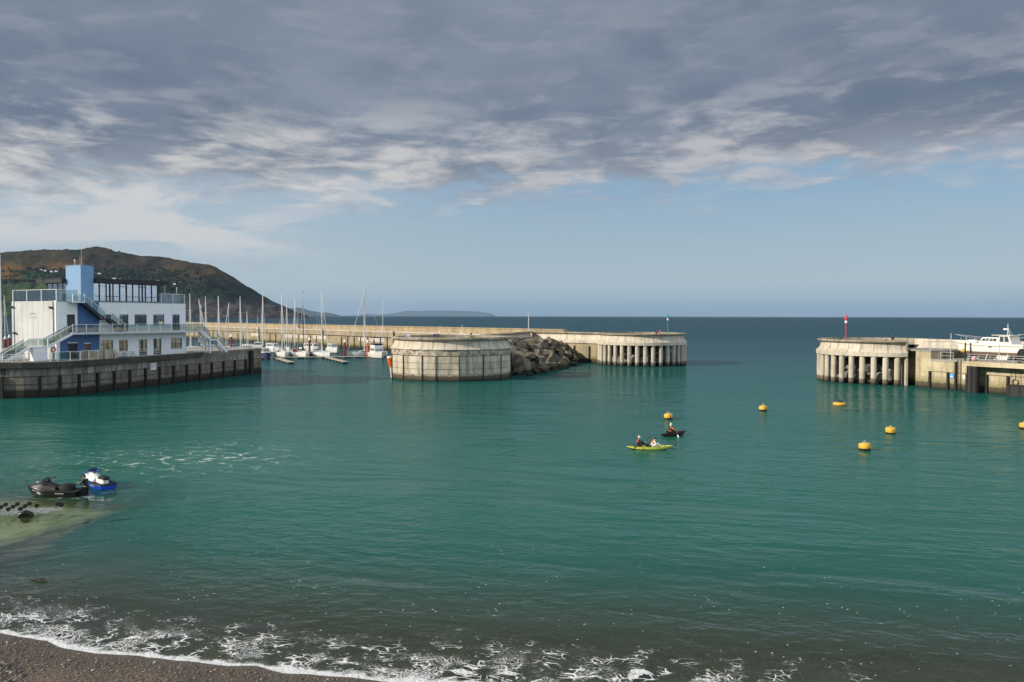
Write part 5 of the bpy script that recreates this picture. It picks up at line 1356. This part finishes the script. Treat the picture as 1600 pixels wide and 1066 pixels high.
for x in (-3.2, -.6, 2.2): m.box((x, 0, .10), (.5, .7, .20))
m.build('keel_block', M['wood'], cb)
for x in (-3.0, 0, 2.6):
    for side in (-1, 1): MB().bar((x, side * 1.75, 0), (x, side * 1.25, 1.0), .12).build('prop', M['galv'], cb)
MB().box((-.6, 1.79, 2.02), (.4, .03, .16)).build('porthole', M['dark_glass'], cb)
MB().box((3.9, 1.0, 1.32), (.28, .5, .42), M=Matrix.Rotation(R(-25), 3, 'Z')).build('yellow_plate', M['yellow'], cb)
MB().loft([[(-3.4, 1.5, .42), (-1.9, 1.5, .42), (-2.0, 2.1, .15), (-3.3, 2.1, .15)], [(-3.5, 1.5, .78), (-1.8, 1.5, .78), (-1.8, 2.2, .62), (-3.5, 2.2, .62)]]).build('tender', M['white_hull'], cb)
q = fw(7.4, -1.6); bu = empty('buoy_and_rope', (q.x, q.y, RZ), 0, 'faded pink buoy with coiled rope lying at the yard edge', 'buoy')
MB().ball((0, 0, .33), (.36, .36, .38)).build('float', M['pink'], bu, True); MB().ring((.5, .1, .1), .3, .07).build('rope', M['red_pile'], bu); 
# outboard motor cover at the edge of the photo
q = fw(14.8, -2.2); ob = empty('generator', (q.x, q.y, RZ), ya, 'black wheeled machine at the stern of the cabin cruiser', 'machine')
MB().loft([[(x, -.7, .75), (x, .7, .75), (x, .62, z_), (x, -.62, z_)] for x, z_ in ((-1.2, 1.5), (-.9, 2.0), (1.0, 2.1), (1.4, 1.6))]).build('housing', M['black'], ob)
for x in (-.8, 1.0):
    for s2 in (-.72, .72): MB().cyl((x, s2 - .1, .34), (x, s2 + .1, .34), .34, 20).build('wheel', M['rubber'], ob)
MB().box((.1, 0, .62), (2.2, 1.0, .16)).build('chassis', M['galv'], ob)

# ---------------------------------------------------------------- people
def skin_mesh(pts, edges, rad, lvl=1):
    me = bpy.data.meshes.new('skin'); me.from_pydata([tuple(p) for p in pts], edges, []); o = bpy.data.objects.new('skin_tmp', me); COL.objects.link(o)
    md = o.modifiers.new('skin', 'SKIN'); md.branch_smoothing = .4
    if not me.skin_vertices: me.attributes  # layer is made with the modifier
    for i, r_ in enumerate(rad): me.skin_vertices[0].data[i].radius = (r_, r_) if not isinstance(r_, tuple) else r_
    me.skin_vertices[0].data[0].use_root = True
    sb_ = o.modifiers.new('sub', 'SUBSURF'); sb_.levels = lvl; sb_.render_levels = lvl
    dg = bpy.context.evaluated_depsgraph_get(); ev = o.evaluated_get(dg); out = bpy.data.meshes.new_from_object(ev, depsgraph=dg)
    bpy.data.objects.remove(o); bpy.data.meshes.remove(me); return out
STAND = dict(pelvis=(0, 0, .92), waist=(0, 0, 1.08), chest=(0, 0, 1.28), neck=(0, 0, 1.46), head=(.02, 0, 1.6), shR=(0, -.19, 1.40), shL=(0, .19, 1.40), elR=(-.02, -.25, 1.12), elL=(-.02, .25, 1.12), wrR=(.06, -.26, .88), wrL=(.06, .26, .88),
             hipR=(0, -.10, .88), hipL=(0, .10, .88), knR=(.03, -.11, .48), knL=(.03, .11, .48), anR=(0, -.12, .08), anL=(0, .12, .08))
SIT = dict(pelvis=(0, 0, .12), waist=(-.03, 0, .28), chest=(-.02, 0, .46), neck=(.02, 0, .64), head=(.05, 0, .79), shR=(0, -.19, .58), shL=(0, .19, .58), elR=(.17, -.30, .36), elL=(.17, .30, .36), wrR=(.38, -.20, .38), wrL=(.38, .20, .38),
           hipR=(.05, -.10, .11), hipL=(.05, .10, .11), knR=(.44, -.17, .33), knL=(.44, .17, .33), anR=(.80, -.13, .06), anL=(.80, .13, .06))
def person(loc, rz, pose, label, top='cloth_orange', legs='denim', hair='hair', vest=None, cap=None, skin='skin', sleeves=True, group=None, shoes='black', bare_back=False):
    P_ = {k: Vector(v) for k, v in pose.items()}; root = empty('person', loc, rz, label, 'person', group)
    pts = []; ed = []; rad = []
    def add(p, r_, par=None):
        pts.append(Vector(p)); rad.append(r_)
        if par is not None: ed.append((par, len(pts) - 1))
        return len(pts) - 1
    i0 = add(P_['pelvis'], .125); iw_ = add(P_['waist'], .115, i0); ic = add(P_['chest'], .135, iw_); ish = add(P_['neck'] * .75 + P_['chest'] * .25, .085, ic); ine = add(P_['neck'], .052, ish)
    up_ = (P_['head'] - P_['neck']).normalized(); ih = add(P_['head'] - up_ * .06, .075, ine); ih2 = add(P_['head'] + up_ * .02, .092, ih); add(P_['head'] + up_ * .09, .06, ih2)
    hands = []
    for s_ in 'RL':
        a = add(P_['sh' + s_], .062, ish); b = add(P_['el' + s_], .045, a); c_ = add(P_['wr' + s_], .030, b)
        fw_ = (P_['wr' + s_] - P_['el' + s_]).normalized(); sd = fw_.cross(Vector((0, 0, 1)));
        sd = sd.normalized() if sd.length > .1 else Vector((0, 1, 0))
        pl_ = add(P_['wr' + s_] + fw_ * .05, .032, c_); up2 = sd.cross(fw_)
        for k_, (off, ln) in enumerate(((-.028, .065), (-.010, .078), (.010, .074), (.027, .058))):
            f0 = add(P_['wr' + s_] + fw_ * .095 + sd * off, .0095, pl_); add(P_['wr' + s_] + fw_ * (.095 + ln * .6) + sd * off - up2 * (.02 + .012 * k_), .0085, f0)
        t0 = add(P_['wr' + s_] + fw_ * .06 - sd * .045, .0105, pl_); add(P_['wr' + s_] + fw_ * .095 - sd * .055 - up2 * .02, .009, t0)
        h_ = add(P_['hip' + s_], .095, i0); k2 = add(P_['kn' + s_], .058, h_); an = add(P_['an' + s_], .040, k2)
        d_ = Vector((1, 0, 0)) if abs((P_['an' + s_] - P_['kn' + s_]).normalized().z) > .6 else Vector((.35, 0, .94)); add(P_['an' + s_] + d_ * .16, .035, an)
    me = skin_mesh(pts, ed, rad)
    hd_ = MB(); fz = Vector((1, 0, 0)); q = (up_.to_track_quat('Z', 'X')).to_matrix(); H = P_['head']
    fwd = (Vector((1, 0, 0)) - up_ * up_.x).normalized(); sdw = up_.cross(fwd); Q_ = Matrix((fwd, sdw, up_)).transposed()
    hd_.ball(H + up_ * .02, (.10, .078, .122), 14, 10, Q_)
    hd_.ball(H + fwd * .10 - up_ * .005, (.020, .014, .024), 8, 6, Q_)                                  # nose
    hd_.ball(H + fwd * .078 - up_ * .075, (.03, .035, .022), 8, 6, Q_)                                    # chin
    for s_ in (-1, 1): hd_.ball(H + sdw * .078 * s_ + up_ * .005, (.022, .010, .032), 8, 6, Q_)           # ears
    hd_.mi = 1
    for s_ in (-1, 1): hd_.ball(H + fwd * .092 + sdw * .033 * s_ + up_ * .022, (.008, .012, .008), 8, 6, Q_)
    hd_.mi = 2; hd_.ball(H + fwd * .093 - up_ * .045, (.008, .024, .006), 8, 6, Q_)
    hm = hd_.mesh('head', [M[skin], M['black'], M['red_pile']], True, 60)
    bm = bmesh.new(); bm.from_mesh(me); bm.from_mesh(hm); body = bpy.data.meshes.new('body'); bm.to_mesh(body); bm.free()
    for k_ in (M[skin], M['black'], M['red_pile']): body.materials.append(k_)
    body.polygons.foreach_set('use_smooth', [True] * len(body.polygons))
    o = bpy.data.objects.new('body', body); COL.objects.link(o); o.parent = root
    def cloth(name, keys, chains, grow, mat):
        ps = []; es = []; rr_ = []; ix_ = {}
        for ch in chains:
            pr_ = None
            for k_, r_ in ch:
                if k_ not in ix_: ix_[k_] = len(ps); ps.append(P_[k_] if isinstance(k_, str) else Vector(k_)); rr_.append(r_ + grow)
                if pr_ is not None and (ix_[pr_], ix_[k_]) not in es: es.append((ix_[pr_], ix_[k_]))
                pr_ = k_
        mm = skin_mesh(ps, es, rr_); mm.materials.append(M[mat]); mm.polygons.foreach_set('use_smooth', [True] * len(mm.polygons))
        oo = bpy.data.objects.new(name, mm); COL.objects.link(oo); oo.parent = root; return oo
    P_['ub'] = P_['neck'] * .72 + P_['chest'] * .28
    if top:
        ch = [[('pelvis', .125), ('waist', .12), ('chest', .14), ('ub', .088)], ]
        for s_ in 'RL':
            P_['fo' + s_] = P_['el' + s_].lerp(P_['wr' + s_], .85 if sleeves else .05)
            ch.append([('ub', .088), ('sh' + s_, .066), ('el' + s_, .048), ('fo' + s_, .038)] if sleeves else [('ub', .088), ('sh' + s_, .066), ('fo' + s_, .05)])
        cloth('jacket' if sleeves else 'shirt', None, ch, .014, top)
    if vest: cloth('life_vest', None, [[('waist', .135), ('chest', .165), ('ub', .10)], [('ub', .10), ('shR', .07)], [('ub', .10), ('shL', .07)]], .022, vest)
    if legs:
        ch = []
        for s_ in 'RL':
            P_['lo' + s_] = P_['kn' + s_].lerp(P_['an' + s_], .93); ch.append([('pelvis', .13), ('hip' + s_, .10), ('kn' + s_, .066), ('lo' + s_, .05)])
        cloth('trousers', None, ch, .012, legs)
        for s_ in 'RL': MB().ball(P_['an' + s_] + Vector((.06, 0, -.03)), (.14, .055, .05), 10, 6).build('shoe', M[shoes], root, True)
    m = MB(); m.ball(H + up_ * .045 - fwd * .018, (.108, .088, .108), 14, 10, Q_)
    if cap: m.ball(H + up_ * .05 + fwd * .09, (.09, .07, .014), 10, 6, Q_)
    m.build('cap' if cap else 'hair', M[cap or hair], root, True)
    return root

# ---------------------------------------------------------------- kayaks and paddlers
k1 = at(1014.5, 702.5, 0); k1r = R(-3)
ky = empty('kayak', (k1.x, k1.y, 0), k1r, 'long lime green sit-on kayak carrying two people', 'kayak')
make_hull(ky, 3.75, .84, .25, .09, 'lime', 'lime', 'black', n=18, transom=.03, rake=.12, sheer=.5, power=2.0, full=.5, rocker=.85)
for x in (-1.05, .15):
    MB().loft([[(x - .22, -.26, .22), (x - .22, .26, .22), (x - .30, .24, .52), (x - .30, -.24, .52)], [(x - .16, -.26, .22), (x - .16, .26, .22), (x - .25, .24, .52), (x - .25, -.24, .52)]]).build('seat_back', M['black'], ky)
MB().loft([[(.95, -.2, .25), (1.25, -.16, .27), (1.25, .16, .27), (.95, .2, .25)], [(.97, -.17, .36), (1.22, -.12, .36), (1.22, .12, .36), (.97, .17, .36)]]).build('hatch', M['lime'], ky)
def seat_on(root_loc, rz, x, z): return Vector(root_loc) + Vector((math.cos(rz) * x, math.sin(rz) * x, z))
pose = dict(SIT); pose.update(elR=(.2, -.26, .40), wrR=(.46, -.14, .42), elL=(.2, .26, .40), wrL=(.48, .1, .42))
person(seat_on(ky.location, k1r, -.88, .20), k1r, pose, 'person in black top and red vest at the back of the lime kayak', 'neoprene', 'neoprene', vest='cloth_red', cap='cloth_white')
pose = dict(SIT); pose.update(waist=(.03, 0, .27), chest=(.10, 0, .42), neck=(.20, 0, .56), head=(.27, 0, .68), shR=(.16, -.19, .51), shL=(.16, .19, .51), elR=(.32, -.26, .30), elL=(.32, .26, .30), wrR=(.50, -.16, .26), wrL=(.50, .16, .26))
person(seat_on(ky.location, k1r, .22, .20), k1r, pose, 'dark haired person in orange vest bending forward in the lime kayak', 'cloth_white', 'cloth_white', vest='cloth_orange')
def paddle(loc, a, b, mat, label):
    r_ = empty('paddle', loc, 0, label, 'paddle'); a = Vector(a); b = Vector(b); d_ = (b - a).normalized()
    MB().tube([a, b], .018, 8).build('shaft', M['black'], r_)
    for e, s_ in ((a, -1), (b, 1)):
        up_ = Vector((0, 0, 1)) if abs(d_.z) < .8 else Vector((0, 1, 0)); w_ = d_.cross(Vector((1, .3, 0))).normalized()
        secs = [[e + d_ * s_ * u + w_ * wd_ + n_ for wd_, n_ in ((-hw, Vector((0, 0, 0))), (hw, Vector((0, 0, 0))), (hw, Vector((.012, .012, 0))), (-hw, Vector((.012, .012, 0))))] for u, hw in ((-.02, .03), (.12, .09), (.32, .10), (.44, .06))]
        MB().loft(secs).build('blade', M[mat], r_)
    return r_
lc = seat_on(ky.location, k1r, -.46, .6); paddle(lc, (-.62, -.55, -.25), (.45, .62, .22), 'red', 'red bladed paddle dipping beside the back of the lime kayak')
k2 = at(1052, 681, 0); k2r = R(33)
kz = empty('kayak', (k2.x, k2.y, 0), k2r, 'short dark red kayak with one paddler in orange', 'kayak')
make_hull(kz, 3.15, .72, .24, .08, 'maroon', 'maroon', None, n=18, transom=.03, rake=.12, sheer=.55, power=2.0, full=.5, rocker=.85)
MB().loft([[(-.60, -.24, .2), (-.60, .24, .2), (-.68, .22, .5), (-.68, -.22, .5)], [(-.55, -.24, .2), (-.55, .24, .2), (-.62, .22, .5), (-.62, -.22, .5)]]).build('seat_back', M['black'], kz)
MB().loft([[(.75, -.16, .25), (1.15, -.1, .28), (1.15, .1, .28), (.75, .16, .25)], [(.8, -.12, .40), (1.1, -.07, .40), (1.1, .07, .40), (.8, .12, .40)]]).build('dry_bag', M['black'], kz)
pose = dict(SIT); pose.update(elR=(.16, -.32, .44), wrR=(.40, -.36, .22), elL=(.2, .28, .42), wrL=(.42, .2, .5))
person(seat_on(kz.location, k2r, -.35, .18), k2r, pose, 'person in orange jacket and pale cap paddling the dark red kayak', 'cloth_orange', 'neoprene', vest='maroon', cap='cloth_white')
lc = seat_on(kz.location, k2r, .08, .5); paddle(lc, (.15, -.75, -.32), (-.05, .8, .35), 'cloth_white', 'white bladed paddle dipping beside the dark red kayak')

# ---------------------------------------------------------------- buoys
def buoy(px, y, label, w=.88, flat=False):
    q = at(px, y, 0); b_ = empty('mooring_buoy', q, rnd.uniform(0, 6), label, 'buoy', 'yellow mooring buoys')
    if flat:
        MB().lathe([(0, -.2), (.55, -.2), (.72, -.05), (.78, .12), (.70, .30), (.5, .36), (0, .36)], n=28).build('float', M['buoy'], b_, True)
        MB().lathe([(0, .36), (.42, .36), (.40, .52), (.2, .58), (0, .58)], n=18).build('top_fitting', M['black'], b_, True)
    else:
        r_ = w / 2
        m = MB(); m.lathe([(r_, .16), (r_ * 1.04, .28), (r_ * 1.04, .48), (r_ * .94, .57), (r_ * .5, .62), (0, .63)], n=28); o = m.build('float', M['buoy'], b_, True)
        MB().lathe([(0, -.3), (r_ * .9, -.28), (r_ * 1.0, .0), (r_, .16)], n=28).build('lower_band', M['black'], b_, True)
        MB().ring((0, 0, .68), .09, .025, Matrix.Rotation(R(90), 3, 'X')).build('lifting_eye', M['galv'], b_)
    b_.rotation_euler = (rnd.uniform(-.08, .08), rnd.uniform(-.08, .08), rnd.uniform(0, 6)); return b_
buoy(1044.5, 655, 'yellow mooring buoy straight above the dark red kayak')
buoy(1192.5, 642, 'small looking yellow buoy between the kayaks and the red beacon pier')
buoy(1311.5, 633, 'low flat yellow buoy with black top below the columned pier', flat=True)
buoy(1391.5, 677.5, 'yellow mooring buoy alone below the harbour wall, behind the nearest buoy')
buoy(1351.5, 703.5, 'yellow mooring buoy nearest to the beach', .92)
buoy(1601, 670, 'yellow mooring buoy cut by the right photo edge')

# ---------------------------------------------------------------- jet skis
def jet_ski(loc, rz, label, c_hull, c_top, c_seat, c_trim):
    j = empty('jet_ski', loc, rz, label, 'jet ski', 'jet skis near the slip')
    def L_(secs): return MB().loft(secs)
    def sec(x, pts): return [(x, y, z) for y, z in pts] + [(x, -y, z) for y, z in reversed(pts)]
    hs = []
    for x, hb, zb, zc, zg in ((-1.6, .50, -.08, .02, .30), (-1.0, .58, -.14, .0, .33), (-.2, .61, -.16, .0, .38), (.5, .58, -.15, .03, .45), (1.0, .44, -.08, .10, .52), (1.4, .24, .08, .24, .57), (1.66, .05, .34, .42, .58)):
        hs.append(sec(x, [(hb * .05, zb), (hb * .85, zc), (hb * .98, (zc + zg) / 2), (hb, zg)]))
    L_(hs).build('hull', M[c_hull], j, True, 35)
    # bumper round the gunwale
    m = MB()
    for s_ in (1, -1): m.tube([(-1.62, s_ * .50, .30), (-1.0, s_ * .59, .335), (-.2, s_ * .62, .385), (.5, s_ * .59, .455), (1.0, s_ * .45, .525), (1.4, s_ * .25, .575), (1.68, 0, .59)], .035, 8)
    m.build('bumper', M['black'], j, True)
    hs = []
    for x, hb, z0, zt in ((-.25, .30, .36, .62), (.1, .28, .38, .78), (.45, .31, .42, .90), (.8, .31, .47, .82), (1.15, .24, .53, .71), (1.45, .14, .56, .64), (1.6, .04, .57, .59)):
        hs.append(sec(x, [(hb * 1.25, z0), (hb * 1.05, z0 + (zt - z0) * .5), (hb * .7, z0 + (zt - z0) * .88), (hb * .2, zt)]))
    L_(hs).build('hood', M[c_top], j, True, 40)
    m = MB(); m.loft([[(.62, -.30, .88), (.62, .30, .88), (.60, .30, .94), (.60, -.30, .94)], [(.42, -.22, 1.08), (.42, .22, 1.08), (.38, .22, 1.12), (.38, -.22, 1.12)]]); m.build('wind_deflector', M[c_trim], j)
    hs = []
    for x, hb, zt in ((-1.25, .14, .70), (-1.1, .19, .75), (-.62, .19, .72), (-.55, .17, .64), (-.1, .16, .64), (.15, .13, .74)):
        hs.append(sec(x, [(hb * 1.25, .34), (hb * 1.1, zt - .14), (hb, zt - .05), (hb * .5, zt)]))
    L_(hs).build('seat', M[c_seat], j, True, 40)
    m = MB(); m.tube([(.25, 0, .8), (.32, 0, 1.0)], [.08, .05], 10); m.tube([(.12, -.40, 1.05), (.28, -.16, 1.02), (.32, 0, 1.02), (.28, .16, 1.02), (.12, .40, 1.05)], .028, 8); m.build('handlebar', M['black'], j, True)
    for s_ in (-1, 1):
        g = MB(); g.ball((.72, s_ * .43, .86), (.14, .05, .07), 10, 8); g.tube([(.72, s_ * .30, .80), (.72, s_ * .42, .85)], .025, 6); g.build('mirror', M[c_trim], j, True)
        g = MB(); g.loft([[(-1.45, s_ * .30, .335), (-1.45, s_ * .54, .325), (-1.45, s_ * .54, .335), (-1.45, s_ * .30, .345)], [(.2, s_ * .30, .40), (.2, s_ * .58, .41), (.2, s_ * .58, .42), (.2, s_ * .30, .41)]]); g.build('foot_well', M['rubber'], j)
        g = MB(); g.box((-.7, s_ * .605, .24), (.55, .02, .07)); g.box((1.0, s_ * .43, .38), (.3, .02, .06), M=Matrix.Rotation(-s_ * R(22), 3, 'Z')); g.build('side_decal', M['jet_grey'], j)
    m = MB(); m.box((-1.52, 0, .33), (.34, .92, .06)); m.tube([(-1.3, -.16, .62), (-1.42, -.16, .70), (-1.42, .16, .70), (-1.3, .16, .62)], .02, 6); m.build('boarding_deck', M['rubber'], j)
    return j
q = at(85, 774.5, 0); js1 = jet_ski((q.x, q.y, 0.02), R(176), 'black jet ski floating beside a person in wetsuit', 'jet_black', 'charcoal', 'black', 'jet_grey')
q2 = at(151, 760.5, 0); js2 = jet_ski((q2.x, q2.y, 0.02), R(143), 'blue and white jet ski behind the black one', 'jet_blue', 'white_hull', 'white_hull', 'jet_blue')
MB().loft([[(x, -w_, z_ - .16), (x, w_, z_ - .16), (x, w_ * .85, z_), (x, -w_ * .85, z_)] for x, w_, z_ in ((-1.28, .18, .72), (-1.1, .225, .78), (-.64, .225, .76), (-.56, .19, .69))]).build('rear_seat', M['black'], js2, True, 40)
q = at(130, 773.5, 0); pose = dict(STAND); pose.update(head=(.10, 0, 1.58), neck=(.05, 0, 1.46), elR=(.16, -.22, 1.20), wrR=(.42, -.12, 1.22), elL=(.18, .20, 1.18), wrL=(.44, .08, 1.20))
person((q.x + .22, q.y - .1, -.45), R(172), pose, 'person in hooded black wetsuit standing waist deep behind the black jet ski', 'neoprene', 'neoprene', hair='neoprene')

# half sunk launching trolley with rubber rollers
q = at(22, 803, 0); tr = empty('boat_trailer', (q.x, q.y, 0), R(12), 'half sunk boat trailer with many black rollers on the slip', 'trailer')
for s_ in (-.55, .55): MB().bar((-2.6, s_, .06), (1.9, s_ * .8, .10), .08, .10).build('chassis_rail', M['galv'], tr)
MB().bar((-2.4, 0, .04), (2.4, 0, .12), .09, .1).build('spine', M['galv'], tr)
for x in (-2.0, -.9, .2, 1.3): MB().bar((x, -.72, .10), (x, .72, .10), .07, .07).build('cross_member', M['galv'], tr)
for x in (-1.9, -1.3, -.7, -.1, .5, 1.1):
    for s_ in (-.62, 0, .62):
        if x > .8 and abs(s_) > .3: continue
        a = MB().bar((x, s_, .1), (x + .05, s_, .34), .045).build('roller_arm', M['galv'], tr)
        g = MB(); g.cyl((x + .05, s_ - .055, .40), (x + .05, s_ + .055, .40), .11, 16); g.build('roller', M['rubber'], a, True)
for x, s_ in ((2.2, .12), (2.45, -.15)):
    a = MB().bar((x, s_, .1), (x, s_, .36), .05).build('roller_arm', M['galv'], tr); MB().cyl((x, s_ - .08, .42), (x, s_ + .08, .42), .12, 16).build('roller', M['rubber'], a, True)
m = MB(); m.tube([(.58, -.95, -.02), (.68, -.95, .17), (.92, -.95, .26), (1.16, -.95, .18), (1.28, -.95, -.02)], [.10, .13, .14, .13, .10], 10); m.build('mudguard', M['black'], tr, True)
MB().cyl((.93, -1.03, -.06), (.93, -.87, -.06), .25, 20).build('wheel', M['rubber'], tr, True)
q = at(58, 908, 0); dw = empty('driftwood', (q.x, q.y, 0), R(-25), 'dark piece of driftwood floating off the beach', 'driftwood')
MB().tube([(-.45, 0, .0), (-.1, .05, .04), (.3, -.02, .05), (.5, .06, .0)], [.03, .07, .06, .03], 8).build('trunk', M['timber'], dw, True); MB().tube([(.05, 0, .05), (.2, .22, .10)], [.04, .015], 8).build('branch', M['timber'], dw, True)

# ---------------------------------------------------------------- people on the piers
q = at_d(1395, 531, 134); person((q.x, 134, 6.27), R(200), STAND, 'person in black standing on the red beacon pier head', 'neoprene', 'denim', cap='black')
for px_, lab in ((1384.5, 'black fishing bag to one side of the person in black'), (1399.5, 'black fishing box close beside the person in black')):
    q = at_d(px_, 530, 134.5); fbx = empty('fishing_bag', (q.x, 134.5, 6.27), rnd.random(), lab, 'bag', 'fishing bags on the pier head')
    MB().loft([[(-.28, -.2, 0), (.28, -.2, 0), (.28, .2, 0), (-.28, .2, 0)], [(-.30, -.22, .35), (.30, -.22, .35), (.30, .22, .35), (-.30, .22, .35)], [(-.2, -.12, .85), (.2, -.12, .85), (.2, .12, .85), (-.2, .12, .85)]]).build('body', M['black'], fbx)
    MB().tube([(-.2, 0, .8), (0, 0, 1.02), (.2, 0, .8)], .03, 6).build('handle', M['black'], fbx)
SITLOW = dict(SIT); SITLOW.update(knR=(.30, -.14, .42), knL=(.30, .14, .42), anR=(.50, -.13, .06), anL=(.50, .13, .06))
q = at_d(1030.5, 519, 176.6); person((q.x, 176.6, 7.17), R(-70), SITLOW, 'person in pink sitting on the green beacon pier head', 'cloth_pink', 'cloth_pink')
q = at_d(1026, 519, 176.4); person((q.x, 176.4, 7.17), R(-110), SITLOW, 'person in dark clothes sitting beside the one in pink', 'neoprene', 'denim')
q = at_d(467.3, 512, 297); person((q.x, 297, 6.0), R(-90), STAND, 'person in black walking on the breakwater beside the lamp post', 'neoprene', 'denim')
q = at_d(343, 545, 150); person((q.x, 150, 4.73), R(-60), STAND, 'person in pale blue jacket standing on the outer quay end', 'cloth_blue', 'cloth_white')
# covered dinghy on the quay
make_hull(db, 3.6, 1.4, .75, -.2, 'white_hull', 'white_hull', None, transom=.8, rake=.2, sheer=.2)
m = MB(); m.loft([[(x, -w_, .76), (x, w_, .76), (x, w_ * .4, z_), (x, -w_ * .4, z_)] for x, w_, z_ in ((-1.8, .58, 1.0), (-.4, .7, 1.35), (.8, .6, 1.25), (1.7, .15, 1.0))]); m.build('cover', M['red_pile'], db)
for s_ in (-.5, .5): MB().cyl((-.3, s_ - .06, .2), (-.3, s_ + .06, .2), .2, 16).build('wheel', M['rubber'], db)
# ---------------------------------------------------------------- render settings
vs_ = sc.view_settings; vs_.view_transform = 'Standard'; vs_.look = 'None'; vs_.exposure = 0.0; vs_.gamma = 1.0
sc.render.engine = 'CYCLES'
cy = sc.cycles
cy.use_denoising = True; cy.max_bounces = 6; cy.diffuse_bounces = 2; cy.glossy_bounces = 3; cy.transmission_bounces = 4
cy.transparent_max_bounces = 10; cy.volume_bounces = 0; cy.caustics_reflective = False; cy.caustics_refractive = False
cy.sample_clamp_indirect = 4.0
